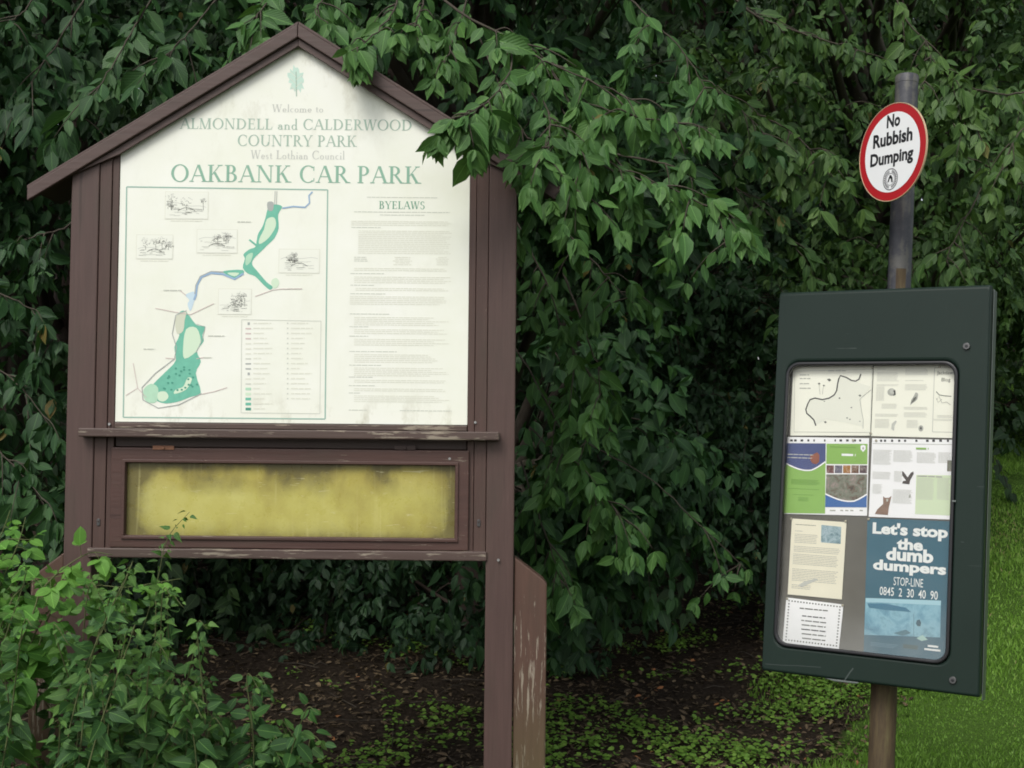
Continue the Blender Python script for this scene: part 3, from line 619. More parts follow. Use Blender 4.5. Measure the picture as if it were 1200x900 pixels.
def bush_stems(n, x0, x1, y0, y1, lo=0, hi=260, pw=1.2):
    out = []
    for _ in range(n):
        px = random.uniform(x0, x1); py = sil(px) + lo + (hi - lo) * random.random() ** pw; Y = random.uniform(y0, y1); t = W(px, py, Y)
        b = np.array([t[0] + random.uniform(-.25, .12), Y + random.uniform(-.15, .2), 0]); m = b * .45 + t * .55 + np.array([random.uniform(-.06, .06), 0, .12])
        out.append([b, m, t + np.array([0, 0, .03]), t + nrm(np.array([random.uniform(-.2, .8), -.3, random.uniform(-.4, .5)])) * .06])
    return out
herb("nettle_clump", 'large clump of toothed green nettles at the foot of the board\'s left leg', 'nettles', bush_stems(98, -80, 250, 3.35, 4.12, -10, 340, 1.0) + bush_stems(16, -60, 240, 3.5, 4.05, -50, -5), LM_NETTLE, 'nettle', .05, .6, base=(-1.5, 3.8, 0))
herb("snowberry_shrub", 'low spreading shrub with pointed leaves reaching under the board\'s yellow window', 'shrub', bush_stems(40, 215, 375, 3.6, 4.15, -5, 190, 1.0), LM_NETTLE, 'bramble', .054, .56, base=(-1.0, 3.9, 0), tint=(.0, .6))
herb("bramble_bush", 'bright bramble with three-part leaves climbing past the board\'s left brace', 'bramble',
     [[np.array([-1.9, 4.0, 0]), W(-20, 740, 4.0), W(20, 640, 4.0), W(30, 606, 4.02)],
      [np.array([-1.8, 4.0, 0]), W(10, 760, 4.02), W(60, 680, 4.05), W(92, 662, 4.08)],
      [np.array([-1.95, 3.95, 0]), W(-30, 700, 4.05), W(0, 630, 4.08), W(12, 598, 4.1)],
      [np.array([-1.95, 3.9, 0]), W(-40, 720, 3.9), W(-5, 640, 3.92), W(40, 632, 3.95)],
      [np.array([-1.9, 3.9, 0]), W(-10, 760, 3.85), W(25, 690, 3.88), W(85, 672, 3.9)],
      [np.array([-1.9, 3.9, 0]), W(20, 760, 3.8), W(50, 690, 3.82), W(100, 650, 3.85), W(132, 650, 3.88)],
      [np.array([-1.7, 3.95, 0]), W(30, 770, 3.98), W(75, 700, 4.0), W(120, 672, 4.02)],
      [np.array([-1.6, 3.9, 0]), W(50, 740, 3.95), W(100, 690, 3.98), W(150, 688, 4.0), W(212, 678, 4.02)]],
     LM_BRAMBLE, 'bramble', .078, .75, gap=.07, pairs=False, tint=(.25, .85), trif=True, base=(-1.8, 4.0, 0), rad=.0035)
herb("bindweed_shoot", 'thin leafy shoot rising in front of the yellow window', 'plant', [[np.array([-1.35, 4.1, 0]), W(150, 800, 4.08), W(182, 690, 4.1), W(196, 632, 4.12), W(222, 600, 4.14)]],
     LM_NETTLE, 'nettle', .05, .55, gap=.035, pairs=True, base=(-1.35, 4.1, 0), tint=(.2, .8), rad=.0024)

# ------------------------------------------------------------------ materials of the signs
def painted_wood(name, grain, wear=0.0, base=srgb(83, 65, 60), moss=0.0):
    m = MT(name, .58, .35)
    sc1 = {'z': (1, 1, .06), 'x': (.06, 1, 1)}[grain]
    g = m.noise(m.coord('Object', sc1), 70, 6, .6, .3); b = m.noise(m.coord('Object'), 3, 4)
    d = tuple(x * .66 for x in base[:3]) + (1,); l = tuple(min(1, x * 1.28) for x in base[:3]) + (1,)
    c = m.mix(g, d, l); c = m.mix(m.ramp(b, [(.35, 0.0), (.75, .5)]), c, (base[0] * .75, base[1] * .72, base[2] * .75, 1))
    wn_ = m.noise(m.coord('Object', {'z': (1, 1, .07), 'x': (.07, 1, 1)}[grain]), 95, 5, .7, .3)
    patch = m.noise(m.coord('Object'), 4.5, 3)
    f = m.math('ADD', wn_, m.math('MULTIPLY', m.math('SUBTRACT', patch, .5), .55))
    peel = m.ramp(f, [(.80 - wear, 0.0), (.84 - wear, 1.0)])
    wood = m.mix(g, (.15, .12, .085, 1), (.40, .35, .28, 1))
    c = m.mix(peel, c, wood)
    ck = m.ramp(m.noise(m.coord('Object', {'z': (1, 1, .018), 'x': (.018, 1, 1)}[grain]), 60, 4, .6, .4), [(.66, 0.0), (.70, 1.0)]); c = m.mix(m.math('MULTIPLY', ck, .55), c, (base[0] * .3, base[1] * .3, base[2] * .3, 1))
    grime = m.ramp(m.noise(m.coord('Object', {'z': (1, 1, .3), 'x': (.3, 1, 1)}[grain]), 7, 5, .65), [(.5, 0.0), (.8, .5)]); c = m.mix(grime, c, (.055, .05, .035, 1))
    fleck = m.ramp(m.noise(m.coord('Object'), 120, 2), [(.76, 0.0), (.79, 1.0)])
    c = m.mix(m.math('MULTIPLY', fleck, .25), c, (.4, .36, .32, 1))
    if moss:
        z = m.sep(m.coord('Object'))[2]; k = m.math('MULTIPLY', m.ramp(m.math('ADD', z, m.math('MULTIPLY', b, .5)), [(.45, 1.0), (.95, 0.0)]), moss)
        c = m.mix(k, c, (.10, .095, .035, 1))
    m.set('Base Color', c); m.set('Roughness', m.ramp(peel, [(0, .5), (1, .9)])); m.bump(m.math('SUBTRACT', g, m.math('MULTIPLY', peel, .8)), .3, .004)
    return m.m
PV = painted_wood("brown_paint_upright", 'z', .04); PV2 = painted_wood("brown_paint_trim_upright", 'z', .08, srgb(80, 61, 55))
PH = painted_wood("brown_paint_rail", 'x', .12, srgb(80, 58, 52)); PHW = painted_wood("weathered_rail", 'x', .235, srgb(84, 69, 63)); PR = painted_wood("brown_paint_roof", 'x', .02, srgb(84, 68, 63))
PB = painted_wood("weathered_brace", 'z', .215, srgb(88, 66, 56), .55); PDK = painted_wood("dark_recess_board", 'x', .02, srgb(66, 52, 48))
def panel_mat():
    m = MT("cream_panel", .38, .4); co = m.coord('Object'); n = m.noise(co, 2.4, 5, .6); n2 = m.noise(m.coord('Object', (1, 1, .5)), 9, 6, .7)
    s = m.sep(co)
    c = m.mix(m.ramp(n, [(.3, 0.0), (.75, 1.0)]), (.85, .86, .79, 1), (.77, .79, .66, 1))
    # algae and dirt: along the lower edge, the right side and in patches near the gable
    low = m.ramp(s[2], [(0, 0.0), (1, 1.0)])
    dirt = m.ramp(n2, [(.52, 0.0), (.72, 1.0)])
    zl = m.math('SUBTRACT', 1.0, m.math('MULTIPLY', m.math('SUBTRACT', s[2], 1.52), 9), True)      # 1 at the bottom edge
    zt = m.math('MULTIPLY', m.math('SUBTRACT', s[2], 2.42), 2.2, True)                              # gable
    k = m.math('MULTIPLY', dirt, m.math('ADD', m.math('MULTIPLY', zl, .7), m.math('ADD', m.math('MULTIPLY', zt, .95), .08)), True)
    c = m.mix(k, c, (.40, .38, .25, 1))
    m.set('Base Color', c); return m.m
PANEL = panel_mat()
INK_G = plain("faded_green_ink", srgb(138, 178, 156), var=.12, scale=14); INK_G2 = plain("pale_green_ink", srgb(164, 186, 170), var=.12, scale=14); INK_GR = plain("pale_grey_ink", srgb(196, 198, 190), var=.1, scale=18)
INK_T = plain("tiny_print_ink", srgb(221, 222, 207)); INK_TH = plain("heading_print_ink", srgb(204, 207, 195)); INK_L = plain("map_border_ink", srgb(150, 182, 168))
MG1 = plain("map_green", srgb(112, 184, 160), var=.15, scale=60); MG2 = plain("map_pale_green", srgb(176, 214, 186), var=.1, scale=60); MG3 = plain("map_cream_green", srgb(206, 226, 200)); MB_ = plain("map_blue", srgb(150, 178, 205)); MGY = plain("map_grey", srgb(168, 172, 168)); MRD = plain("map_road", srgb(205, 188, 184)); MBE = plain("map_beige", srgb(205, 208, 188))
def sketch_mat():
    m = MT("ink_sketch", .6); n = m.noise(m.coord('Object', (1, 1, 1.6)), 55, 6, .75, .8); b = m.noise(m.coord('Object', (1, 1, 1.5)), 14, 3)
    f = m.math('ADD', n, m.math('MULTIPLY', m.math('SUBTRACT', b, .5), 1.1)); m.set('Base Color', m.ramp(f, [(.30, srgb(118, 120, 116)), (.46, srgb(192, 194, 188)), (.58, srgb(230, 232, 224))])); return m.m
SKETCH = sketch_mat()
DSTEEL = plain("dark_steel", (.10, .10, .10, 1), .4, .5, .7, .2, 60); STEEL = plain("dull_steel", (.35, .35, .34, 1), .45, .5, .8, .2, 60); RUSTY = plain("rusty_hinge", (.22, .11, .07, 1), .8, .2, 0, .3, 90)

# ------------------------------------------------------------------ information board
YAW = R(.3646); CX = -.7437
FM = frame(YAW, 0, 0, (math.cos(YAW) * CX, 4.3 - math.sin(YAW) * CX, 0))
def bp(px, py, y=0.0): return on_plane(FM, y, px, py)
board = empty("information_board", FM); bpy.context.view_layer.update()
tag(board, 'big brown gabled wooden board with a cream park map and a yellowed window below', 'information board')
Z = lambda py, px=340, y=0.0: bp(px, py, y)[1]
HW = .755; PWD = .094                                  # half width, post width
eave = 2.365; apx = 2.872; slope = .624
RX = .008
def roofz(x, off=0.0): return apx - off - abs(x - RX) * slope
for s in (-1, 1):
    a, b = sorted((s * HW, s * (HW - PWD)))
    mb = MB(); mb.prism([(a, -.1), (b, -.1), (b, roofz(b, .03)), (a, roofz(a, .03))], 0, .094, PV); mb.build("post", board, .004)
    a, b = sorted((s * (HW - PWD - .0015), s * (HW - PWD - .0415)))
    zb = Z(645)
    mb = MB(); mb.prism([(a, zb), (b, zb), (b, roofz(b, .05)), (a, roofz(a, .05))], .004, .07, PV2); mb.build("outer_casing", board, .002)
    a, b = sorted((s * (HW - PWD - .043), s * (HW - PWD - .0655)))
    mb = MB(); mb.prism([(a, zb), (b, zb), (b, roofz(b, .05)), (a, roofz(a, .05))], .008, .066, PV2); mb.build("inner_casing", board, .002)
    # bargeboards: broad outer board, narrow inner fillet
    r1, xe = RX + s * .0006, RX + s * .904
    mb = MB(); mb.prism([(r1, apx), (xe, roofz(xe)), (xe, roofz(xe, .044)), (r1, roofz(r1, .044))], -.026, -.001, PR); mb.build("bargeboard", board, .003)
    e1, e2 = s * (HW - .023), s * (HW - PWD - .068)
    mb = MB(); mb.prism([(r1, roofz(r1, .0455)), (e1, roofz(e1, .0455)), (e1, roofz(e1, .0465)), (e2, roofz(e2, .070)), (r1, roofz(r1, .070))], -.012, -.001, PR); mb.build("fillet", board, .002)
    mb = MB(); mb.prism([(r1, apx + .012), (xe + s * .004, roofz(xe + s * .004) + .012), (xe + s * .004, roofz(xe + s * .004) + .001), (r1, apx + .001)], -.018, .30, PR); mb.build("roof_slab", board, .002)
    # side brace bolted to the post
    x0, x1 = s * (HW + .002), s * (HW + .112)
    z0, z1 = Z(653, 606), Z(684, 640)
    mb = MB(); mb.prism([(x0, -.1), (x1, -.1), (x1, z1 - .004), (x1 - s * .012, z1 + .012), (x0, z0)], .012, .10, PB); mb.build("brace", board, .005)
# panel (pentagon) and its print
PX = HW - PWD - .067; PY = .012
zb = Z(496, 340, PY)
mb = MB(); mb.prism([(-PX, zb), (PX, zb), (PX, roofz(PX, .055)), (RX, roofz(RX, .055)), (-PX, roofz(-PX, .055))], PY, PY + .012, PANEL); panel = mb.build("panel", board, 0)
mb = MB(); mb.prism([(-PX, Z(650)), (PX, Z(650)), (PX, roofz(PX, .06)), (RX, roofz(RX, .06)), (-PX, roofz(-PX, .06))], .05, .068, PV2); mb.build("back_board", board, 0)
Y1 = PY - .0006
def pp(px, py): return bp(px, py, PY)
def head(name, s, px0, px1, base, cap, mat):
    mb = MB(); a, b = pp(px0, base), pp(px1, base + 1); c = pp((px0 + px1) / 2, base - cap)
    zz = (a[1] + b[1]) / 2; serif_text(mb, s, a[0], b[0], zz, c[1] - zz, Y1, mat); mb.build(name, panel)
head("welcome_lettering", "Welcome to", 319, 379, 131, 8.5, INK_GR)
head("park_name_lettering", "ALMONDELL and CALDERWOOD", 211, 483, 151.5, 12, INK_G2)
head("park_name_lettering", "COUNTRY PARK", 278, 418, 171, 12.5, INK_G2)
head("council_lettering", "West Lothian Council", 294, 404, 186, 9.5, INK_GR)
head("car_park_lettering", "OAKBANK CAR PARK", 200, 493, 213.5, 19.5, INK_G)
head("byelaws_lettering", "BYELAWS", 444, 498, 244.5, 8.6, plain("byelaws_green_ink", srgb(112, 160, 134)))
# tree emblem
mb = MB(); n0 = 26; pts = []
for i in range(n0):
    a = 2 * math.pi * i / n0; r = 1 + .22 * math.sin(i * 2.7) + .1 * math.sin(i * 5.1)
    pts.append(pp(347 + 9.0 * r * math.cos(a) - 3 * math.sin(a) * -1 * .6, 93 + 14 * r * math.sin(a)))
mb.flat(pts, Y1, plain("emblem_green", srgb(196, 222, 208), var=.12, scale=90)); mb.line([pp(347, 84), pp(347.5, 113)], .0035, Y1 - .0003, INK_G2)
for k in range(5): mb.line([pp(347, 90 + 4 * k), pp(340 + (k % 2) * 14, 84 + 4 * k)], .0015, Y1 - .0005 - k * 5e-5, INK_T)
mb.build("tree_emblem", panel)
# map
def mz(X, Yy): return pp(120 + X / 2.904, 200 + Yy / 2.904)
def MZ(l): return [mz(*p) for p in l]
def SM(l):                                            # the same outline with rounded corners
    P = np.array(l, float); n = len(P); out = []
    for i in range(n):
        a, b, c, d = P[i - 1], P[i], P[(i + 1) % n], P[(i + 2) % n]
        for f in (0, .33, .66): out.append(tuple(.5 * (2 * b + (c - a) * f + (2 * a - 5 * b + 4 * c - d) * f * f + (3 * b - a - 3 * c + d) * f ** 3)))
    return out
mb = MB(); B = [pp(148.5, 219), pp(384, 222.5), pp(381, 491), pp(144.5, 489)]
for i in range(4): mb.line([B[i], B[(i + 1) % 4]], .0042, Y1 - i * 5e-5, INK_L)
mb.build("map_border", panel)
mb = MB()
mb.flat(MZ(SM([(565, 125), (585, 115), (612, 122), (598, 150), (600, 195), (585, 230), (560, 255), (540, 275), (515, 300), (510, 320), (530, 345), (560, 380), (580, 395), (570, 405), (550, 390), (520, 360), (495, 350), (478, 330), (485, 300), (480, 285), (500, 268), (520, 260), (525, 240), (530, 215), (545, 190), (555, 160)])), Y1, MG1)
mb.flat(MZ(SM([(560, 165), (585, 160), (590, 190), (565, 230), (535, 250), (535, 230), (550, 200)])), Y1 - .0003, MG3)
mb.flat(MZ(SM([(490, 290), (512, 280), (505, 310), (488, 322)])), Y1 - .0003, MG2)
mb.flat(MZ(SM([(562, 108), (582, 108), (580, 135), (564, 135)])), Y1 - .0003, MGY); mb.flat(MZ(SM([(575, 375), (592, 365), (602, 380), (594, 398), (580, 398)])), Y1 - .0003, MG3)
mb.line(MZ([(612, 128), (650, 122), (690, 125), (705, 110), (703, 85), (715, 72)]), .005, Y1 - .0006, MB_)
mb.line(MZ([(588, 70), (586, 115)]), .002, Y1 - .0006, MGY); mb.line(MZ([(594, 70), (592, 115)]), .002, Y1 - .0006, MGY)
mb.line(MZ([(500, 235), (525, 255)]), .006, Y1 - .0004, MG1)
mb.flat(MZ(SM([(412, 342), (478, 338), (475, 358), (450, 366), (430, 358)])), Y1, MG1); mb.flat(MZ(SM([(425, 348), (465, 348), (450, 360)])), Y1 - .0003, MG3)
mb.line(MZ([(480, 350), (450, 369), (410, 352), (370, 348), (337, 362), (322, 390), (318, 425), (312, 440)]), .007, Y1 - .0006, MB_)
mb.line(MZ([(412, 345), (370, 343), (333, 360), (318, 390), (315, 420)]), .0035, Y1 - .0008, MGY)
mb.flat(MZ(SM([(283, 422), (318, 412), (312, 445), (300, 478), (290, 455), (296, 440)])), Y1, plain("map_pale_blue", srgb(196, 216, 226)))
mb.flat(MZ(SM([(285, 480), (320, 525), (350, 530), (340, 560), (345, 580), (322, 615), (335, 650), (318, 690), (335, 755), (300, 770), (250, 788), (200, 790), (160, 760), (170, 730), (220, 680), (250, 645), (245, 600), (262, 560), (250, 530), (250, 500), (265, 480)])), Y1, MG1)
mb.flat(MZ(SM([(285, 540), (320, 535), (335, 580), (320, 615), (280, 640), (275, 600)])), Y1 - .0003, MG3)
mb.flat(MZ(SM([(190, 755), (215, 752), (225, 770), (210, 785), (190, 780)])), Y1 - .0003, MG3); mb.flat(MZ(SM([(290, 705), (305, 710), (285, 745), (245, 760), (250, 745), (275, 735)])), Y1 - .0003, MG3)
mb.flat(MZ(SM([(255, 490), (285, 480), (280, 510), (275, 545), (255, 555), (248, 520)])), Y1 - .0003, MBE)
mb.flat(MZ(SM([(140, 745), (165, 725), (190, 740), (185, 785), (160, 790), (142, 775)])), Y1 - .0002, MG2)
dk = plain("map_dark_green", srgb(78, 150, 130))
for k in range(34):
    a, c = random.uniform(185, 320), random.uniform(660, 745)
    if a < 185 + (745 - c) * .6: continue
    mb.flat(MZ(SM([(a, c), (a + 6, c + 1), (a + 5, c + 6), (a - 1, c + 5)])), Y1 - .0005 - k * 5e-6, dk)
mb.line(MZ([(287, 476), (250, 492), (238, 555), (252, 600), (246, 640), (180, 690), (135, 738), (138, 780), (190, 808), (260, 797), (338, 758)]), .003, Y1 - .0007, MGY)
mb.line(MZ([(318, 620), (340, 575), (350, 532), (320, 522)]), .002, Y1 - .0007, MGY)
for k, l in enumerate(([(105, 655), (120, 740), (80, 765)], [(120, 740), (150, 772)], [(340, 760), (380, 752), (425, 738)], [(180, 468), (240, 480), (300, 490), (380, 452)], [(520, 428), (580, 406), (620, 402)], [(265, 408), (285, 425)], [(320, 640), (345, 636)], [(215, 638), (245, 640)], [(610, 403), (680, 402)])):
    mb.line(MZ(l), .0022, Y1 - .0008 - k * 2e-5, MRD)
for x, y, w in ((460, 172, 46), (360, 560, 55), (208, 405, 62), (140, 605, 40), (630, 400, 50), (345, 634, 30)): word_lines(mb, *(mz(x, y)[0], mz(x + w, y)[0], mz(x, y)[1]), 1, .01, .0035, Y1 - .0009, INK_TH, 0)
mb.build("map_drawing", panel)
SKP = plain("sketch_paper", srgb(232, 234, 222)); SK1 = plain("sketch_line", srgb(104, 106, 100)); SK2 = plain("sketch_wash", srgb(186, 188, 180))
def draw_sketch(mb, a, b):                            # a small pen drawing: banks, water lines and scribbled trees
    w, h = b[0] - a[0], b[1] - a[1]; lay = [0]
    def L(pts, wd, m):
        lay[0] += 1; mb.line([(a[0] + w * u, a[1] + h * v) for u, v in pts], wd, Y1 - .0006 - lay[0] * 2e-6, m)
    mb.rect(a[0] + .002, a[1] + .002, b[0] - .002, b[1] - .002, Y1 - .0004, SKP)
    hz = random.uniform(.42, .55)
    L([(t, hz + .12 * math.sin(3 * t + w * 90) + .05 * math.sin(9 * t)) for t in np.linspace(.05, .95, 12)], .0012, SK2)
    for k in range(random.randint(4, 6)):             # tree crowns in loops of the pen
        cx, cy, r = random.uniform(.12, .88), random.uniform(hz, .8), random.uniform(.07, .15)
        for j in range(24):
            t = random.uniform(0, 6.28); q_ = random.random() ** .6; u, v = cx + r * q_ * math.cos(t), cy + r * 1.2 * q_ * math.sin(t)
            L([(u, v), (u + random.uniform(-.03, .03), v + random.uniform(-.04, .04)), (u + random.uniform(-.05, .05), v + random.uniform(-.03, .05))], .0011, SK1 if v < cy else SK2)
        L([(cx, cy - r), (cx + .01, hz - .12)], .0013, SK1)
    for k in range(26):                               # water and bank hatching
        u = random.uniform(.08, .75); v = random.uniform(.12, hz - .03); L([(u, v), (u + random.uniform(.04, .2), v + random.uniform(-.015, .015))], .0010, SK1 if random.random() < .4 else SK2)
    L([(.3 + .4 * t, .3 + .12 * math.sin(math.pi * t)) for t in np.linspace(0, 1, 9)], .0016, SK1)
for (x0, y0, x1, y1) in ((212, 72, 362, 165), (114, 218, 242, 301), (320, 200, 461, 281), (599, 267, 741, 349), (393, 402, 509, 490)):
    mb = MB(); a, b = mz(x0, y1), mz(x1, y0); mb.rect(a[0], a[1], b[0], b[1], Y1, INK_T); d = .0022; mb.rect(a[0] + d, a[1] + d, b[0] - d, b[1] - d, Y1 - .0003, plain("sketch_paper", srgb(234, 236, 228))) if 0 else None
    draw_sketch(mb, a, b); word_lines(mb, a[0] + .01, b[0] - .01, a[1] - .004, 1, .01, .003, Y1, INK_T, .3, center=True); mb.build("sketch", panel)
mb = MB(); B = MZ([(474, 507), (744, 512), (740, 827), (472, 824)])
for i in range(4): mb.line([B[i], B[(i + 1) % 4]], .0022, Y1 - i * 5e-5, INK_TH)
cols = [MGY, MRD, MRD, MRD, INK_T, INK_T, INK_T, INK_TH, MGY, MGY, MGY, INK_T, INK_TH, MG2, MG3, MG1, MG1, dk]
for i in range(18):
    yy = 520 + i * 17.1; a, b = mz(487, yy + 5), mz(506, yy - 4); h = .0045 if i < 13 else .0
    if i in (0, 10): a, b = mz(494, yy + 5), mz(502, yy - 4); h = 0
    mb.rect(a[0], a[1] + h / 2, b[0], b[1] - h / 2, Y1, cols[i]); q = mz(514, yy - 3); word_lines(mb, q[0], mz(514 + random.uniform(20, 70), yy)[0], q[1], 1, .01, .004, Y1, INK_T, 0)
    if i < 16: 
        q = mz(628, yy - 3); mb.rect(q[0], q[1] - .005, q[0] + .005, q[1], Y1, INK_TH); q = mz(642, yy - 3); word_lines(mb, q[0], mz(642 + random.uniform(25, 80), yy)[0], q[1], 1, .01, .004, Y1, INK_T, 0)
mb.build("map_legend", panel)
# byelaws print
mb = MB()
def bz(X, Yy): return pp(370 + X / 3, 210 + Yy / 3)
def blk(x0, x1, y, n, mat=INK_T, rag=.1, pitch=6.6, h=.0033, center=False):
    a, b = bz(x0, y), bz(x1, y); word_lines(mb, a[0], b[0], a[1], n, pitch / 3 * .002867, h * .8, Y1, mat, rag, center=center)
for (x0, x1, y, n, m_, rg, c) in ((180, 428, 62, 1, INK_TH, 0, 0), (135, 472, 113, 1, INK_TH, 0, 0), (225, 382, 124, 1, INK_TH, 0, 0), (125, 482, 146, 3, INK_T, .1, 0), (125, 228, 168, 1, INK_TH, 0, 0), (150, 480, 180, 13, INK_T, .12, 0), (135, 190, 273, 3, INK_TH, .3, 0),
        (265, 345, 273, 5, INK_T, .4, 1), (420, 470, 273, 5, INK_T, .4, 1), (135, 482, 312, 2, INK_T, .1, 0), (122, 240, 330, 1, INK_TH, 0, 0), (135, 478, 342, 4, INK_T, .15, 0), (122, 205, 371, 1, INK_TH, 0, 0), (140, 478, 382, 2, INK_T, .1, 0), (122, 245, 401, 1, INK_TH, 0, 0), (120, 475, 411, 5, INK_T, .2, 0), (120, 260, 472, 1, INK_TH, 0, 0),
        (135, 472, 484, 5, INK_T, .25, 0), (118, 185, 517, 1, INK_TH, 0, 0), (135, 475, 527, 3, INK_T, .2, 0), (118, 185, 550, 1, INK_TH, 0, 0), (135, 475, 561, 4, INK_T, .3, 0), (118, 285, 604, 1, INK_TH, 0, 0), (135, 475, 615, 5, INK_T, .3, 0), (118, 230, 652, 1, INK_TH, 0, 0), (135, 475, 662, 5, INK_T, .25, 0), (116, 200, 694, 1, INK_TH, 0, 0), (135, 475, 705, 2, INK_T, .1, 0), (116, 210, 724, 1, INK_TH, 0, 0), (135, 475, 735, 2, INK_T, .1, 0), (116, 155, 750, 1, INK_TH, 0, 0), (135, 475, 760, 4, INK_T, .2, 0), (116, 180, 810, 1, INK_TH, 0, 0), (295, 478, 812, 1, INK_TH, 0, 0)):
    blk(x0, x1, y, n, m_, rg, center=bool(c))
mb.build("byelaws_print", panel)
# rails, shelf and the lower case
def hbar(name, py0, py1, x0, x1, y0, y1, mat, bev=.003):
    mb = MB(); mb.box(x0, x1, y0, y1, Z(py1, 340, y0), Z(py0, 340, y0), mat); return mb.build(name, board, bev)
CI = HW - PWD - .0425
hbar("sill_rail", 496.8, 503.5, -PX, PX, .002, .06, PHW)
hbar("ledge", 503.8, 514.0, -HW + .055, HW - .052, -.045, .0, PHW, .004)
hbar("head_rail", 514.3, 525.5, -PX + .001, PX - .001, .016, .06, PDK)
DX0, DX1 = bp(129.5, 580)[0], bp(549.5, 580)[0]
GX0, GX1 = bp(147.5, 580)[0], bp(533, 580)[0]
zt, zb2 = Z(526), Z(643.5); gt, gb = Z(544), Z(629)
case = hbar("case_backing", 526, 643, -PX + .002, PX - .002, .052, .06, PDK, 0)
mb = MB(); mb.ring([(DX0, zb2), (DX1, zb2), (DX1, zt), (DX0, zt)], [(GX0, gb), (GX1, gb), (GX1, gt), (GX0, gt)], -.004, .030, PH); door = mb.build("window_frame", board, .004)
mb = MB(); mb.ring([(GX0 - .012, gb - .012), (GX1 + .012, gb - .012), (GX1 + .012, gt + .012), (GX0 - .012, gt + .012)], [(GX0 - .0015, gb - .0015), (GX1 + .0015, gb - .0015), (GX1 + .0015, gt + .0015), (GX0 - .0015, gt + .0015)], -.011, -.0035, PH); mb.build("window_bead", board, .002)
def yellow_mat():
    m = MT("yellowed_perspex", .3, .5); co = m.coord('Object'); s = m.sep(co)
    n = m.noise(m.coord('Object', (1, 1, .8)), 5.5, 6, .62); n2 = m.noise(co, 28, 5, .7); n3 = m.noise(m.coord('Object', (3, 1, .3)), 6, 4)
    zc = (gt + gb) / 2; hz = (gt - gb) / 2; xc = (GX0 + GX1) / 2; hx = (GX1 - GX0) / 2
    v = m.math('DIVIDE', m.math('SUBTRACT', s[2], zc), hz); u = m.math('DIVIDE', m.math('SUBTRACT', s[0], xc), hx)
    base = m.ramp(n, [(.3, srgb(192, 187, 112)), (.5, srgb(180, 173, 92)), (.7, srgb(158, 146, 74))])
    # mould creeping in from the rim, heaviest along the top
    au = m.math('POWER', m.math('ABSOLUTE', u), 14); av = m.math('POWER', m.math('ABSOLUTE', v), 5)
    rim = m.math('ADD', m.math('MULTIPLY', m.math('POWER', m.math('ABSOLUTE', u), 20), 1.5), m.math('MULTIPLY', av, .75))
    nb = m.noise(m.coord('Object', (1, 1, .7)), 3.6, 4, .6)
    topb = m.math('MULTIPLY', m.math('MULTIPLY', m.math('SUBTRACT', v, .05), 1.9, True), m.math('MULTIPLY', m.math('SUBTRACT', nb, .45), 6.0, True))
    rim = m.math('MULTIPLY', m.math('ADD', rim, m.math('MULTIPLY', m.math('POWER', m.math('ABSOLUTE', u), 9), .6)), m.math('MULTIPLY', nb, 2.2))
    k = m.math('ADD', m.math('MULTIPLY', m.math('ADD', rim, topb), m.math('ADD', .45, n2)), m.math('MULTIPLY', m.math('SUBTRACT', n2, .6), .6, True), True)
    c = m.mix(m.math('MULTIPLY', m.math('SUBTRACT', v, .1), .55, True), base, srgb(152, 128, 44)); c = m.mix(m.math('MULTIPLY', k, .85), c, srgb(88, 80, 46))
    sp = m.math('MULTIPLY', m.ramp(m.noise(co, 160, 3, .7), [(.60, 0.0), (.68, 1.0)]), m.math('ADD', .25, m.math('MULTIPLY', k, 1.2), True))
    c = m.mix(m.math('MULTIPLY', sp, .6), c, srgb(70, 66, 44))
    dr = m.ramp(m.noise(m.coord('Object', (1, 1, .05)), 60, 3), [(.6, 0.0), (.75, 1.0)]); c = m.mix(m.math('MULTIPLY', dr, .28), c, srgb(206, 200, 140))
    scr = m.ramp(m.noise(m.coord('Object', (.5, 1, 5)), 30, 2, .5, 1.2), [(.70, 0.0), (.715, 1.0)]); c = m.mix(m.math('MULTIPLY', scr, .35), c, srgb(214, 210, 170))
    m.set('Base Color', c); m.set('Roughness', m.ramp(n2, [(.3, .2), (.7, .5)])); return m.m
YEL = yellow_mat()
mb = MB(); mb.box(GX0 - .006, GX1 + .006, .012, .016, gb - .006, gt + .006, YEL); mb.build("yellowed_pane", board)
hbar("bottom_rail", 644.2, 655.5, bp(103, 650)[0], bp(570.5, 650)[0], -.010, .07, PHW, .004)
for px in (192, 475):
    a = bp(px, 525); mb = MB(); mb.box(a[0] - .036, a[0] + .036, -.0075, -.002, a[1] - .006, a[1] + .008, RUSTY if px < 300 else PDK); mb.cyl(a[0], a[1] + .001, .005, -.012, -.002, RUSTY if px < 300 else PDK); mb.build("hinge", board, .001)
for px, py in ((115, 612), (561, 613)):
    a = bp(px, py); mb = MB(); mb.prism(rrect(a[0] - .0055, a[1] - .012, a[0] + .0055, a[1] + .012, .005), .0005, .006, DSTEEL); mb.cyl(a[0], a[1] + .003, .003, -.0015, .004, PDK, 8); mb.build("lock_plate", board, .0008)
for px, py in ((527, 537.5), (523, 634), (557, 495), (584, 656), (128, 497)):
    a = bp(px, py); y0 = -.0045 if px in (527, 523) else (-.0105 if px == 584 else .001); mb = MB(); mb.cyl(a[0], a[1], .0045, y0 - .002, y0 + .004, STEEL, 10); mb.build("screw_head", board)

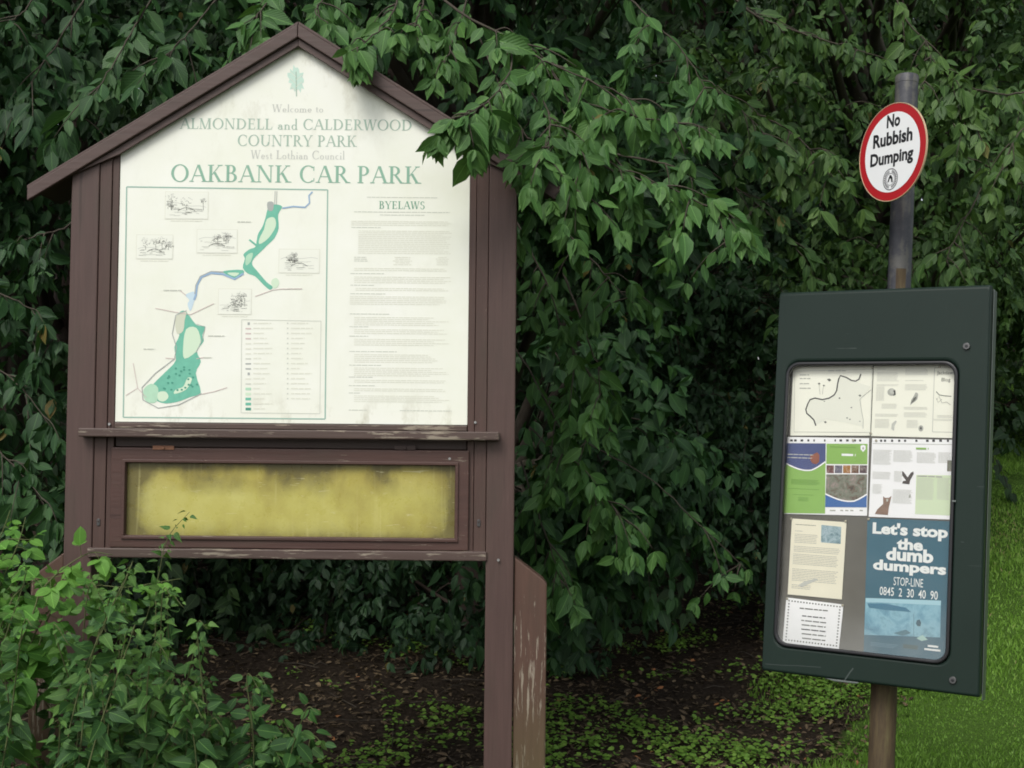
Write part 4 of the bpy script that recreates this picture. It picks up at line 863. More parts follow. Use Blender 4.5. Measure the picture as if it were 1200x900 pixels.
# ------------------------------------------------------------------ noticeboard on the leaning post
NM = frame(R(31.706), R(.747), R(5.485), (1.14286596, 4.05, 1.5 - .1481019))
BW, BH = .67799 / 2, 1.24748 / 2
def np_(px, py, y=0.0): return on_plane(NM, y, px, py)
def green_paint():
    m = MT("dark_green_paint", .38, .2); co = m.coord('Object'); n = m.noise(co, 3, 4); n2 = m.noise(m.coord('Object', (1, 1, .25)), 40, 5, .7)
    c = m.mix(n, srgb(23, 36, 31), srgb(31, 45, 39)); c = m.mix(m.math('MULTIPLY', m.ramp(n2, [(.62, 0.0), (.8, 1.0)]), .3), c, (.04, .05, .046, 1))
    scr = m.ramp(m.noise(m.coord('Object', (.35, 1, 6)), 14, 3, .6, .6), [(.73, 0.0), (.75, 1.0)])
    c = m.mix(m.math('MULTIPLY', scr, .22), c, (.16, .18, .17, 1)); m.set('Base Color', c); m.set('Roughness', m.ramp(n2, [(.3, .28), (.8, .46)])); m.bump(m.noise(co, 300, 2), .04, .001); return m.m
GP = green_paint(); BLK = plain("black_gasket", (.008, .008, .010, 1), .35, .5); GREY_BACK = plain("grey_backing", srgb(104, 102, 94), .8, .2, 0, .15, 30); EDGE = plain("bare_metal_edge", (.14, .16, .15, 1), .4, .5, .6)
case2 = empty("notice_case", NM); bpy.context.view_layer.update()
tag(case2, 'dark green metal notice case with a rounded window, bolted to the leaning post', 'notice case')
W0 = np_(914, 768); W1 = np_(1124, 424)
wx0 = (np_(914, 600)[0]); wx1 = np_(1117.5, 600)[0]; wz0 = np_(1012, 768)[1]; wz1 = np_(1020, 424)[1]
def outline(x0, z0, x1, z1, r): return rrect(x0, z0, x1, z1, r, 6)
mb = MB(); mb.ring(outline(-BW, -BH, BW, BH, .006), outline(wx0, wz0, wx1, wz1, .045), 0, .038, GP); o = mb.build("door", case2, .012, segs=4)
mb = MB(); mb.box(-BW + .006, BW - .002, .0405, .092, -BH + .006, BH - .004, GP); mb.build("back_box", case2, .004)
mb = MB(); mb.box(BW - .001, BW + .0015, .042, .085, -BH - .012, BH - .008, EDGE); mb.build("hinge_strip", case2, .001)
g = .0105
mb = MB(); mb.ring(outline(wx0 - .001, wz0 - .001, wx1 + .001, wz1 + .001, .045), outline(wx0 + g, wz0 + g, wx1 - g, wz1 - g, .036), -.006, .012, BLK); mb.build("gasket", case2, .004, segs=3)
mb = MB(); mb.box(wx0 - .02, wx1 + .02, .0335, .0395, wz0 - .02, wz1 + .02, GREY_BACK); mb.build("pin_board", case2)
def glass():
    m = bpy.data.materials.new("window_glass"); m.use_nodes = True; t = m.node_tree; t.nodes.clear(); o = t.nodes.new("ShaderNodeOutputMaterial")
    a = t.nodes.new("ShaderNodeBsdfTransparent"); gl = t.nodes.new("ShaderNodeBsdfGlossy"); gl.inputs['Roughness'].default_value = .06; fr = t.nodes.new("ShaderNodeFresnel"); fr.inputs[0].default_value = 1.3
    mx = t.nodes.new("ShaderNodeMixShader"); t.links.new(fr.outputs[0], mx.inputs[0]); t.links.new(a.outputs[0], mx.inputs[1]); t.links.new(gl.outputs[0], mx.inputs[2])
    df = t.nodes.new("ShaderNodeBsdfDiffuse"); df.inputs[0].default_value = (.6, .62, .6, 1)
    nz = t.nodes.new("ShaderNodeTexNoise"); nz.inputs['Scale'].default_value = 6; nz.inputs['Detail'].default_value = 6; tc = t.nodes.new("ShaderNodeTexCoord"); t.links.new(tc.outputs['Object'], nz.inputs['Vector'])
    rp = t.nodes.new("ShaderNodeValToRGB"); rp.color_ramp.elements[0].position = .4; rp.color_ramp.elements[0].color = (.0, .0, .0, 1); rp.color_ramp.elements[1].position = .75; rp.color_ramp.elements[1].color = (.045, .045, .045, 1); t.links.new(nz.outputs['Fac'], rp.inputs[0])
    sx = t.nodes.new("ShaderNodeSeparateXYZ"); t.links.new(tc.outputs['Object'], sx.inputs[0])      # condensation on the lower pane
    mr = t.nodes.new("ShaderNodeMapRange"); mr.inputs['From Min'].default_value = wz0 + .19; mr.inputs['From Max'].default_value = wz0; mr.inputs['To Max'].default_value = .34; t.links.new(sx.outputs[2], mr.inputs[0])
    ml = t.nodes.new("ShaderNodeMath"); ml.operation = 'MULTIPLY'; t.links.new(mr.outputs[0], ml.inputs[0]); t.links.new(nz.outputs['Fac'], ml.inputs[1])
    ad = t.nodes.new("ShaderNodeMath"); ad.operation = 'ADD'; t.links.new(ml.outputs[0], ad.inputs[0]); t.links.new(rp.outputs[0], ad.inputs[1])
    m2 = t.nodes.new("ShaderNodeMixShader"); t.links.new(ad.outputs[0], m2.inputs[0]); t.links.new(mx.outputs[0], m2.inputs[1]); t.links.new(df.outputs[0], m2.inputs[2]); t.links.new(m2.outputs[0], o.inputs[0]); return m
mb = MB(); mb.flat(outline(wx0 + g * .8, wz0 + g * .8, wx1 - g * .8, wz1 - g * .8, .037), .006, glass()); mb.build("window_glass", case2)
for px, py in ((1133, 406), (1117, 797)):
    a = np_(px, py); mb = MB(); mb.cyl(a[0], a[1], .0105, -.008, .004, DSTEEL, 18); mb.cyl(a[0], a[1], .005, -.0095, -.0075, BLK, 6); mb.build("bolt", case2, .002)
a = np_(985, 795); mb = MB(); mb.prism([(a[0] - .05, -BH + .001), (a[0] + .06, -BH + .001), (a[0] + .05, -BH - .004), (a[0] - .02, -BH - .005)], -.001, .03, EDGE); mb.build("bent_lip", case2, .001)

SCR = plain("paint_scratch", (.05, .065, .06, 1), .5, .3)
for l, w in (([(897, 778), (915, 779.5), (934, 780), (962, 782)], .0016), ([(990, 797), (996, 788), (1000, 783)], .004), ([(1126, 635), (1130, 635.5)], .0018)):
    mb = MB(); mb.line([np_(*p) for p in l], w, -.0008, SCR); mb.build("paint_scratch", case2)
a = np_(1118.5, 587.5); mb = MB(); mb.box(a[0] - .006, a[0] + .006, -.0085, -.006, a[1] - .0025, a[1] + .0025, EDGE); mb.build("gasket_nick", case2, .0006)  # pale nick on the gasket, built as a small raised block

# papers behind the glass -------------------------------------------------
PYY = .030
PAPER = plain("cream_paper", srgb(248, 249, 232), .7, .2, 0, .03, 8); WHITE = plain("white_paper", srgb(249, 250, 249), .7, .2, 0, .02, 8); LETTER = plain("aged_paper", srgb(240, 236, 212), .7, .2, 0, .06, 10)
P_INK = plain("grey_print", srgb(176, 178, 168)); P_INK2 = plain("light_print", srgb(198, 200, 190)); P_DK = plain("dark_print", srgb(62, 64, 62)); P_MED = plain("medium_print", srgb(105, 108, 100))
def q(px, py): return np_(px, py, PYY)
PIN = plain("brass_pin", (.35, .33, .25, 1), .35, .5, .7)
def paper(name, label, cat, corners, mat, pins=()):
    mb = MB(); mb.prism([q(*c) for c in corners], PYY, PYY + .0012, mat); o = mb.build(name, None, 0, NM)
    bpy.context.view_layer.update(); tag(o, label, cat)
    for c in pins:
        a = q(*c); k = MB(); k.cyl(a[0], a[1], .0042, PYY - .004, PYY - .0002, PIN, 10); k.build("drawing_pin", o, .001)
    return o
def part(mb, name, par): return mb.build(name, par)
y1, y2, y3 = PYY - .0006, PYY - .0010, PYY - .0014
# 1 map sheet
o = paper("map_sheet", 'cream sheet with a black river line map, at the top of the case window', 'notice', [(926, 510.5), (1020, 510.5), (1023, 428), (929.5, 430)], PAPER, [(1022.5, 431), (1020.5, 508)])
def z3(X, Yy): return q(915 + X / 9, 420 + Yy / 9)
mb = MB(); mb.flat([z3(*p) for p in ((330, 440), (450, 440), (560, 400), (610, 250), (640, 190), (780, 240), (950, 300), (850, 420), (850, 560), (870, 720), (700, 680), (480, 640), (380, 700), (290, 590), (280, 500))], y1, plain("map_tone", srgb(238, 240, 224)))
mb.line([z3(*p) for p in ((370, 710), (350, 650), (310, 610), (275, 580), (265, 540), (285, 480), (310, 435), (360, 418), (440, 435), (510, 420), (565, 385), (590, 340), (600, 270), (612, 215), (630, 182), (690, 200), (745, 232), (790, 240), (825, 220), (845, 165))], .0042, y2, P_DK)
mb.line([z3(*p) for p in ((955, 330), (880, 390), (835, 430), (850, 540), (870, 650), (868, 740))], .0018, y2, P_INK); mb.line([z3(*p) for p in ((405, 280), (415, 380))], .0014, y2, P_INK); mb.line([z3(*p) for p in ((450, 290), (440, 380))], .0014, y2, P_INK)
B = [z3(*p) for p in ((150, 135), (965, 115), (945, 780), (140, 775))]
for i in range(4): mb.line([B[i], B[(i + 1) % 4]], .0014, y2 - i * 2e-5, P_INK2)
for X, Yy, s_ in ((405, 268, 14), (455, 288, 12), (510, 230, 22), (620, 422, 12), (835, 395, 16), (745, 520, 10), (470, 675, 16), (700, 630, 10), (730, 645, 10), (835, 665, 8), (460, 455, 8)):
    mb.flat([z3(X - s_, Yy - s_ * .5), z3(X + s_ * .4, Yy - s_ * .8), z3(X + s_, Yy), z3(X, Yy + s_ * .6)], y3, P_MED)
for Yy in (170, 208, 262, 310): a = z3(200, Yy); word_lines(mb, a[0], z3(320, Yy)[0], a[1], 1, .01, .0028, y2, P_INK, .2)
a = z3(500, 128); word_lines(mb, a[0], z3(690, 128)[0], a[1], 1, .01, .0025, y2, P_INK2, 0); part(mb, "printed_map", o)
# 2 wildlife sheet
o = paper("wildlife_sheet", 'cream sheet of small print with bird and ladybird sketches, under the window\'s upper bolt', 'notice', [(1020.8, 511), (1118.5, 513.5), (1123, 426.5), (1024, 429)], PAPER, [(1101, 430)])
def z4(X, Yy): return q(1015 + X / 9, 420 + Yy / 9)
mb = MB()
for (x0, x1, yy, n) in ((120, 215, 112, 1), (118, 350, 150, 9), (112, 345, 275, 2), (110, 200, 300, 14), (165, 335, 480, 5), (95, 340, 585, 3), (95, 250, 640, 9), (415, 660, 105, 7), (415, 620, 232, 1), (412, 655, 275, 6), (400, 655, 512, 3), (400, 645, 570, 5), (430, 550, 650, 8), (750, 915, 600, 3), (710, 915, 640, 2)):
    a = z4(x0, yy); word_lines(mb, a[0], z4(x1, yy)[0], a[1], n, .0033, .0016, y1, P_INK2 if n > 1 else P_INK, .1)
c0 = z4(268, 355); mb.flat([(c0[0] + .013 * math.cos(t), c0[1] + .012 * math.sin(t)) for t in np.linspace(0, 6.28, 18)[:-1]], y1, P_INK); mb.flat([(c0[0] + .003 + .008 * math.cos(t), c0[1] + .002 + .008 * math.sin(t)) for t in np.linspace(0, 6.28, 14)[:-1]], y2, P_INK2); mb.flat([z4(*p) for p in ((285, 340), (310, 335), (312, 385), (285, 395), (298, 365))], y3, P_DK)
mb.flat([z4(*p) for p in ((520, 360), (540, 362), (550, 380), (540, 430), (515, 455), (480, 480), (465, 495), (475, 440), (505, 395))], y1, P_INK); mb.flat([z4(*p) for p in ((535, 400), (520, 440), (470, 480), (500, 420))], y2, P_MED)
c0 = z4(578, 738); mb.flat([(c0[0] + .0075 * math.cos(t), c0[1] + .010 * math.sin(t)) for t in np.linspace(0, 6.28, 14)[:-1]], y1, P_INK); mb.flat([z4(*p) for p in ((568, 740), (578, 715), (590, 740), (580, 755))], y2, P_DK)
mb.flat([z4(*p) for p in ((270, 690), (310, 655), (325, 665), (300, 710), (295, 765), (265, 745))], y1, P_INK2)
B = [z4(*p) for p in ((722, 100), (940, 95), (925, 780), (700, 775))]
for i in range(4): mb.line([B[i], B[(i + 1) % 4]], .0014, y1 - i * 2e-5, P_INK)
mb.line([z4(*p) for p in ((740, 350), (770, 385), (830, 395), (900, 400))], .0022, y2, P_MED); mb.line([z4(*p) for p in ((745, 440), (770, 400), (800, 470), (850, 460), (890, 490))], .0016, y3, P_INK); mb.line([z4(*p) for p in ((740, 420), (760, 465), (800, 430))], .0016, y3, P_INK)
part(mb, "printed_columns", o)
a, b = z4(748, 180), z4(935, 132); text_fit("title_lettering", "Jackdaws", a[0], a[1], b[0], b[1], y2, P_MED, o); a, b = z4(795, 255), z4(890, 205); text_fit("title_lettering", "Blog", a[0], a[1], b[0], b[1], y2, P_MED, o)
# 3 green leaflet
GRN = plain("leaflet_green", srgb(142, 186, 94), .55, .3, 0, .12, 14); NAVY = plain("leaflet_navy", srgb(78, 88, 132), .55, .3, 0, .15, 10); BLU = plain("leaflet_blue", srgb(62, 108, 170), .55, .3, 0, .1, 12); RUSTP = plain("photo_rust", srgb(150, 96, 78), .6, .2, 0, .4, 60)
def photo(name, cols, scale):
    m = MT(name, .55, .3); n = m.noise(m.coord('Object'), scale, 5, .7, .6); m.set('Base Color', m.ramp(n, [(.25 + .5 * i / (len(cols) - 1), c) for i, c in enumerate(cols)])); return m.m
PH1 = photo("leaflet_photo", [srgb(58, 62, 52), srgb(110, 92, 80), srgb(120, 128, 110), srgb(150, 136, 128), srgb(200, 200, 196)], 45)
o = paper("green_leaflet", 'shiny green and blue folded leaflet with photographs, under the river map sheet', 'leaflet', [(918, 602), (1016, 604.5), (1018.5, 513.5), (921.5, 512)], WHITE, [(1000, 516)])
def z5(X, Yy): return q(910 + X / 8.57, 505 + Yy / 8.57)
mb = MB()
for X in (150, 190, 255, 320, 378, 485, 590, 645, 712, 785, 840):
    s_ = random.choice((7, 10, 13)); mb.flat([z5(X - s_, 85), z5(X + s_, 85), z5(X + s_, 106), z5(X - s_, 106)], y1, P_DK)
mb.flat([z5(*p) for p in ((93, 122), (495, 125), (488, 830), (70, 825))], y1, GRN)
wave = [(93 + (492 - 93) * t, 325 + 72 * math.sin(math.pi * min(1, t * 1.0) * .9) - (38 * max(0, t - .65) / .35 if t > .65 else 0)) for t in np.linspace(0, 1, 15)]
mb.flat([z5(*p) for p in [(93, 122), (495, 125)] + wave[::-1]], y2, NAVY); mb.line([z5(*p) for p in wave], .0045, y3, WHITE)
mb.flat([z5(*p) for p in ((340, 250), (375, 232), (410, 215), (432, 240), (430, 310), (400, 335), (360, 325), (338, 290))], y3, RUSTP)
for Yy in (230, 262): a = z5(110, Yy); word_lines(mb, a[0], z5(380, Yy)[0], a[1], 1, .01, .0028, y3, P_INK2, .1)
gdk = plain("green_print", srgb(92, 140, 52))
for (x0, x1, yy, n) in ((150, 440, 485, 5), (120, 460, 575, 1), (165, 395, 635, 1), (220, 330, 665, 4)): a = z5(x0, yy); word_lines(mb, a[0], z5(x1, yy)[0], a[1], n, .0036, .0018, y2, gdk, .1)
mb.flat([z5(*p) for p in ((502, 128), (915, 130), (912, 335), (500, 332))], y1, GRN)
for k in range(5): x0 = 500 + 83 * k; mb.flat([z5(x0 + 3, 345), z5(x0 + 78, 346), z5(x0 + 76, 425), z5(x0 + 2, 423)], y1, photo("thumbnail_photo", [srgb(70, 52, 50), srgb(*((122, 84, 80), (110, 110, 125), (170, 120, 60), (120, 90, 70), (96, 80, 84))[k]), srgb(200, 190, 180)], 70))
mb.flat([z5(*p) for p in ((500, 436), (910, 436), (905, 700), (492, 700))], y1, PH1)
w2 = [(492 + (908 - 492) * t, 632 + 75 * math.sin(math.pi * t * .85) - (30 * max(0, t - .7) / .3 if t > .7 else 0)) for t in np.linspace(0, 1, 14)]
mb.flat([z5(*p) for p in w2 + [(905, 768), (490, 765)]], y2, BLU); mb.line([z5(*p) for p in w2], .0045, y3, WHITE)
for X in (535, 565, 640, 690, 740, 835): a = z5(X, 792); word_lines(mb, a[0], z5(X + 34, 792)[0], a[1], 1, .01, .004, y1, P_INK, .2)
mb.flat([z5(*p) for p in ((845, 150), (870, 140), (895, 150), (895, 185), (870, 212), (845, 185))], y2, WHITE); mb.flat([z5(*p) for p in ((862, 170), (872, 160), (882, 172), (875, 188), (862, 185))], y3, P_INK)
a = z5(655, 228); word_lines(mb, a[0], z5(795, 228)[0], a[1], 1, .01, .007, y2, WHITE, 0); a = z5(540, 158); word_lines(mb, a[0], z5(800, 158)[0], a[1], 1, .01, .002, y2, gdk, 0)
part(mb, "printed_pages", o)
# 4 white leaflet
PGRN = plain("pale_green_print", srgb(214, 230, 194), .6, .2)
o = paper("wildlife_leaflet", 'white leaflet with a flying bird and a sitting wildcat, above the blue poster', 'leaflet', [(1018, 605.5), (1114.5, 609), (1118.5, 515.5), (1022, 513.5)], WHITE, [(1027, 516.5)])
def z6(X, Yy): return q(1010 + X / 8.18, 510 + Yy / 8.18)
mb = MB()
for X in (185, 222, 290, 358, 415, 523, 628, 688, 755, 825): s_ = random.choice((7, 10, 13)); mb.flat([z6(X - s_, 42), z6(X + s_, 42), z6(X + s_, 64), z6(X - s_, 64)], y1, P_DK)
mb.line([z6(105, 80), z6(865, 90)], .0015, y1, P_INK)
mb.flat([z6(*p) for p in ((522, 380), (865, 385), (850, 770), (510, 755))], y1, PGRN)
for (x0, x1, yy, n) in ((110, 290, 140, 14), (105, 285, 350, 7), (105, 200, 470, 9), (305, 495, 145, 11), (310, 390, 345, 10), (300, 490, 520, 13), (530, 715, 165, 10), (735, 860, 165, 10), (530, 700, 410, 20), (725, 850, 410, 20)): a = z6(x0, yy); word_lines(mb, a[0], z6(x1, yy)[0], a[1], n, .0034, .0017, y2, P_INK2, .15)
a = z6(535, 385); word_lines(mb, a[0], z6(770, 385)[0], a[1], 1, .01, .004, y3, P_INK, 0); a = z6(520, 118); word_lines(mb, a[0], z6(640, 118)[0], a[1], 1, .01, .006, y3, GRN, 0)
mb.flat([z6(*p) for p in ((385, 345), (400, 350), (440, 405), (470, 360), (495, 348), (498, 370), (465, 430), (455, 470), (388, 462), (395, 440), (425, 435), (388, 385))], y3, plain("bird_print", srgb(84, 78, 74)))
mb.flat([z6(*p) for p in ((125, 755), (150, 710), (205, 660), (205, 585), (222, 600), (260, 600), (285, 582), (272, 640), (258, 700), (250, 765))], y3, plain("cat_print", srgb(142, 118, 102), .6, .2, 0, .25, 80)); mb.flat([z6(*p) for p in ((235, 612), (255, 612), (250, 635), (238, 638))], y3 - .0003, P_INK2)
mb.flat([z6(*p) for p in ((820, 240), (868, 242), (862, 348), (818, 345))], y3, PH1); mb.flat([z6(*p) for p in ((455, 575), (465, 560), (470, 590), (462, 602), (450, 598))], y3, P_INK)
part(mb, "printed_pages", o)
# 5 letter
o = paper("letter_sheet", 'aged cream typed letter with a small blue building photo, pinned beside the poster', 'notice', [(923, 696.5), (986.5, 702.5), (992, 612), (928, 607.5)], LETTER, [(927.5, 608), (991, 611)])
def z7(X, Yy): return q(905 + X / 5.29, 600 + Yy / 5.29)
mb = MB(); mb.flat([z7(*p) for p in ((305, 80), (428, 92), (424, 198), (302, 188))], y1, photo("building_photo", [srgb(50, 76, 84), srgb(120, 150, 156), srgb(172, 194, 200), srgb(86, 112, 116)], 38))
for (x0, x1, yy, n, m_) in ((145, 280, 75, 1, P_MED), (142, 190, 115, 1, P_INK), (140, 285, 135, 6, P_INK), (135, 425, 210, 4, P_INK), (130, 420, 258, 7, P_INK), (125, 410, 350, 8, P_INK), (120, 240, 448, 3, P_INK)):
    a = z7(x0, yy); word_lines(mb, a[0], z7(x1, yy)[0], a[1], n, .0052, .0022, y1, m_, .08)
mb.flat([z7(*p) for p in ((160, 455), (200, 430), (270, 412), (285, 420), (240, 440), (185, 465))], y2, P_INK2); part(mb, "typed_text", o)
# 6 bordered notice
o = paper("bordered_notice", 'small white notice with a dotted border, below the typed letter', 'notice', [(917, 753), (983, 760.5), (988.5, 708.5), (921.5, 700)], WHITE, [(922.5, 701.5), (987.5, 709.5)])
mb = MB(); C4 = [np.array(z7(*p)) for p in ((105, 550), (420, 588), (398, 830), (85, 792))]
for i in range(4):
    A, Bq = C4[i], C4[(i + 1) % 4]; n = 17 if i % 2 == 0 else 13
    for k in range(n): c0 = A + (Bq - A) * k / n; mb.rect(c0[0] - .0022, c0[1] - .0022, c0[0] + .0024, c0[1] + .0022, y1, P_MED)
for k, (yy, w) in enumerate(((592, 175), (640, 145), (668, 155), (695, 150), (722, 155), (750, 150), (778, 145))):
    a = z7(258 - w / 2, yy); word_lines(mb, a[0], z7(258 + w / 2, yy)[0], a[1], 1, .01, .0036, y2, P_DK if k in (1, 4) else P_MED, 0)
part(mb, "printed_lines", o)
# 7 poster
PBL = plain("poster_blue", srgb(62, 104, 120), .5, .35, 0, .12, 7); PTX = plain("poster_white", srgb(236, 240, 236), .5, .3)
o = paper("poster", 'blue poster in heavy white lettering about dumb dumpers, filling the lower window corner', 'poster', [(1012, 765), (1109, 775), (1113.5, 611), (1016.5, 607)], PBL, [(1018, 608.5)])
def z8(X, Yy): return q(1000 + X / 4.864, 600 + Yy / 4.864)
mb = MB(); sea = photo("beach_photo", [srgb(72, 120, 142), srgb(110, 160, 180), srgb(142, 188, 202), srgb(92, 140, 158)], 16)
mb.flat([z8(*p) for p in ((70, 490), (500, 505), (495, 715), (62, 700))], y1, sea); mb.flat([z8(*p) for p in ((72, 490), (500, 505), (499, 532), (71, 512))], y2, plain("poster_horizon", srgb(168, 208, 218)))
mb.flat([z8(*p) for p in ((80, 520), (180, 522), (300, 545), (330, 570), (200, 560), (90, 545))], y2 - .0002, plain("poster_wave", srgb(70, 122, 146)))
mb.line([z8(345, 580), z8(345, 712)], .0012, y2, PBL); mb.flat([z8(*p) for p in ((362, 618), (378, 612), (388, 630), (382, 652), (366, 650), (358, 636))], y3, plain("poster_dark", srgb(60, 92, 104)))
mb.flat([z8(*p) for p in ((360, 720), (395, 700), (425, 728), (390, 735))], y3, plain("poster_litter", srgb(170, 206, 196)))
mb.flat([z8(*p) for p in ((230, 690), (300, 670), (330, 690), (280, 705))], y3, plain("poster_rock", srgb(84, 124, 136)))
a = z8(100, 742); word_lines(mb, a[0], z8(260, 742)[0], a[1], 3, .0045, .002, y1, plain("poster_small_print", srgb(120, 156, 170)), .2); mb.flat([z8(*p) for p in ((285, 752), (370, 762), (365, 785), (283, 775))], y1, plain("poster_stain", srgb(66, 92, 92)))
for yy in (757, 775): a = z8(425 if yy < 760 else 405, yy); word_lines(mb, a[0], z8(485 if yy < 760 else 498, yy)[0], a[1], 1, .01, .006, y2, PTX, 0)
part(mb, "printed_picture", o)
def ptext(nm, s, X0, Yb, X1, Yt, bold=0.0):
    a = z8((X0 + X1) / 2, Yb); b = z8((X0 + X1) / 2, Yt); text_fit(nm, s, z8(X0, (Yb + Yt) / 2)[0], a[1], z8(X1, (Yb + Yt) / 2)[0], b[1], y2, PTX, o, bold)
ptext("slogan_lettering", "Let's stop", 110, 156, 540, 68, .042)
ptext("slogan_lettering", "the", 248, 219, 398, 152, .042)
ptext("slogan_lettering", "dumb", 187, 284, 457, 208, .042)
ptext("slogan_lettering", "dumpers", 112, 362, 530, 283, .042)
ptext("telephone_lettering", "STOP-LINE", 230, 424, 398, 376, 0)
ptext("telephone_lettering", "0845  2  30  40  90", 150, 487, 482, 438, .006)

# ------------------------------------------------------------------ the leaning post
POSTX, POSTY = .022, .135                              # in the case's frame: straight behind the case
base_z = -(1.5 - .1481) / math.cos(R(5.485)) - .1
pole = empty("sign_post", NM @ Matrix.Translation((POSTX, POSTY, base_z + .1))); bpy.context.view_layer.update()
tag(pole, 'grey round post leaning back, carrying the notice case and the round sign', 'post')
def pole_metal():
    m = MT("grey_pole_paint", .5, .4); co = m.coord('Object'); n = m.noise(co, 14, 6, .7); z = m.sep(co)[2]; x = m.sep(co)[0]
    st = m.noise(m.coord('Object', (1, 1, .08)), 45, 5)
    c = m.mix(m.ramp(n, [(.3, 0.0), (.7, 1.0)]), srgb(48, 50, 57), srgb(78, 78, 82)); lich = m.ramp(m.math('ADD', n, m.math('MULTIPLY', m.math('SUBTRACT', st, .5), .9)), [(.52, 0.0), (.64, 1.0)])
    c = m.mix(m.math('MULTIPLY', lich, .5), c, srgb(104, 102, 92)); m.set('Base Color', c); m.bump(n, .2, .003); return m.m
def rust_mat():
    m = MT("rusted_brown_paint", .75, .25); n = m.noise(m.coord('Object', (1, 1, .15)), 40, 6, .7); m.set('Base Color', m.ramp(n, [(.3, srgb(60, 50, 40)), (.5, srgb(80, 68, 50)), (.7, srgb(96, 90, 62))])); m.bump(n, .3, .004); return m.m
PM, RM = pole_metal(), rust_mat()
ztop = np_(1064, 89, POSTY)[1] - base_z - .1
zlow = -BH + .2 - base_z - .1
def lathe(name, prof, mat, parent, n=28):
    mb = MB(); m = len(prof)
    for (r, z) in prof:
        for k in range(n): mb.v.append((r * math.cos(2 * math.pi * k / n), r * math.sin(2 * math.pi * k / n), z))
    i = mb.mi(mat)
    for j in range(m - 1):
        for k in range(n): mb.f.append((j * n + k, j * n + (k + 1) % n, (j + 1) * n + (k + 1) % n, (j + 1) * n + k)); mb.fm.append(i)
    mb.f.append(tuple((m - 1) * n + k for k in range(n))); mb.fm.append(i); mb.f.append(tuple(range(n - 1, -1, -1))); mb.fm.append(i)
    return mb.build(name, parent, smooth=True)
o = lathe("upper_tube", [(.0375, zlow), (.0375, ztop - .03), (.0375, ztop - .029), (.0385, ztop - .028), (.0385, ztop - .004), (.036, ztop)], PM, pole)
e = o.modifiers.new("edges", 'EDGE_SPLIT'); e.split_angle = R(35)
o = lathe("lower_tube", [(.041, -.15), (.041, zlow - .001), (.038, zlow)], RM, pole); e = o.modifiers.new("edges", 'EDGE_SPLIT'); e.split_angle = R(35)
zc = BH - base_z - .1
mb = MB()
for k in range(6):
    a0, a1 = R(-92 + k * 8), R(-92 + (k + 1) * 8); r = .0385
    mb.poly([(r * math.cos(a0), r * math.sin(a0), zc - .05), (r * math.cos(a1), r * math.sin(a1), zc - .05), (r * math.cos(a1), r * math.sin(a1), zc + .085), (r * math.cos(a0), r * math.sin(a0), zc + .085)], RM)
mb.build("rust_strip", pole)
for zz in (BH - .2, -BH + .25):
    mb = MB(); zz2 = zz - base_z - .1; mb.box(-.055, .055, -.0415, -.0385, zz2 - .018, zz2 + .018, STEEL); mb.build("clamp", pole, .002)

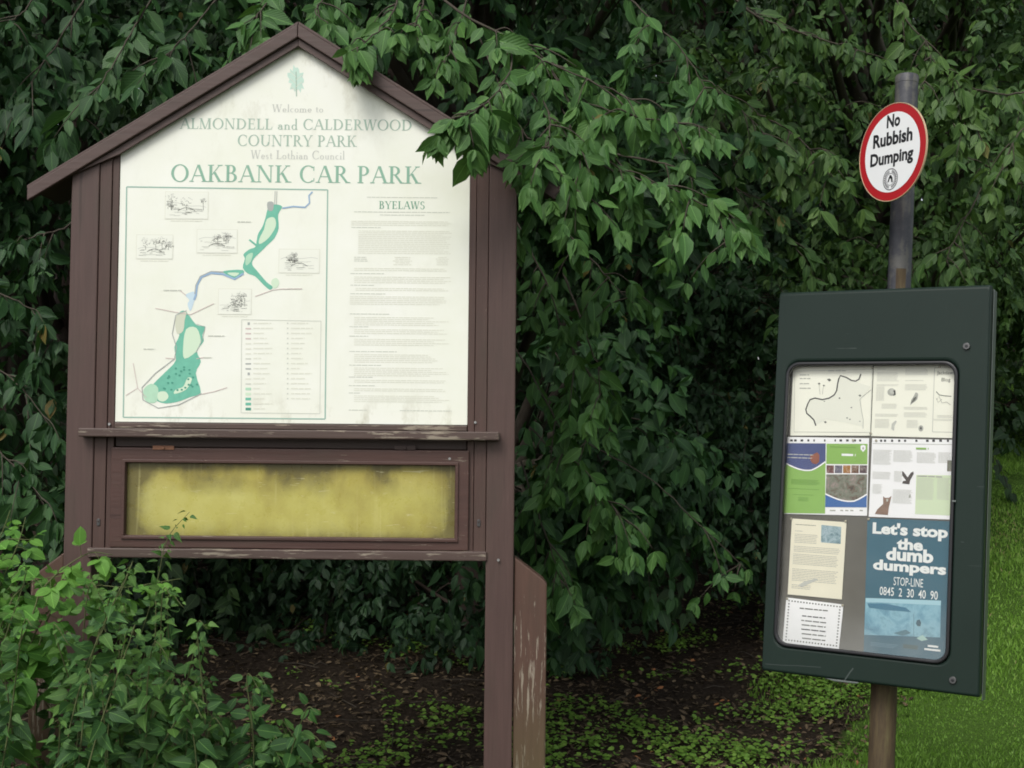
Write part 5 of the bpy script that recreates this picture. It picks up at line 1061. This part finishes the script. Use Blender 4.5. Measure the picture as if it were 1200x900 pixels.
# ------------------------------------------------------------------ round sign
DY, DR = R(65.68), .1525
DM = frame(DY, R(2.7), R(1.24), (1.18947763, 4.0, 1.5 + .89254))
sign = empty("round_sign", DM); bpy.context.view_layer.update(); tag(sign, 'round white sign with a red rim forbidding rubbish dumping, high on the post', 'sign')
RED = plain("sign_red", srgb(176, 34, 42), .35, .45, 0, .06, 12); SW = plain("sign_white", srgb(238, 240, 240), .35, .45, 0, .02, 10); SB = plain("sign_black", srgb(34, 34, 38), .4, .4)
def circ(r, n=64, cx=0, cz=0): return [(cx + r * math.cos(2 * math.pi * i / n), cz + r * math.sin(2 * math.pi * i / n)) for i in range(n)]
mb = MB(); mb.prism(circ(DR), 0, .003, RED); disc = mb.build("plate", sign, .0008)
mb = MB(); mb.ring(circ(DR + .0025), circ(DR + .0005), -.001, .005, plain("sign_edge", srgb(196, 170, 140), .5)); mb.build("edge_trim", sign)
mb = MB(); mb.flat(circ(.1265), -.0006, SW); mb.build("white_field", disc)
def dq(px, py): return on_plane(DM, 0, px, py)
def z9(X, Yy): return dq(1000 + X / 6.67, 110 + Yy / 6.67)
def dtext(s, pl, pr, h, bold=.008, desc=0.0):
    a, b = z9(*pl), z9(*pr); zz = (a[1] + b[1]) / 2
    text_fit("warning_lettering", s, a[0], zz - desc * h, b[0], zz + h, -.0010, SB, disc, bold)
dtext("No", (262, 270), (366, 250), .042, .036)
dtext("Rubbish", (155, 430), (462, 368), .044, .036)
dtext("Dumping", (133, 572), (468, 515), .042, .036, .28)
c = z9(291, 668); gry = plain("emblem_grey", srgb(110, 110, 112), .4)
mb = MB(); n = 40
O_, I_ = circ(.0345, n, *c), circ(.0315, n, *c); O2, I2 = circ(.0195, n, *c), circ(.0178, n, *c)
for i in range(n):
    j = (i + 1) % n; mb.flat([O_[i], O_[j], I_[j], I_[i]], -.0011, gry); mb.flat([O2[i], O2[j], I2[j], I2[i]], -.0011, gry)
for k in range(30):
    if k in (7, 8, 22, 23): continue
    a = 2 * math.pi * k / 30; u = np.array([math.cos(a), math.sin(a)]); t_ = np.array([-u[1], u[0]]); p = np.array(c) + u * .0255
    mb.flat([tuple(p + u * .004 - t_ * .0018), tuple(p + u * .004 + t_ * .0018), tuple(p - u * .004 + t_ * .0018), tuple(p - u * .004 - t_ * .0018)], -.0011, gry)
cx, cz = c
mb.flat([(cx - .013, cz - .009), (cx - .006, cz - .007), (cx - .003, cz + .003), (cx + .003, cz + .002), (cx + .005, cz - .010), (cx + .012, cz - .010), (cx + .010, cz + .004), (cx + .003, cz + .013), (cx - .003, cz + .013), (cx - .008, cz + .004)], -.0012, SB)
mb.build("round_emblem", disc)
mb = MB(); mb.box(-.03, .09, .0035, .0065, -.012, .012, STEEL); mb.build("bracket", sign, .001)
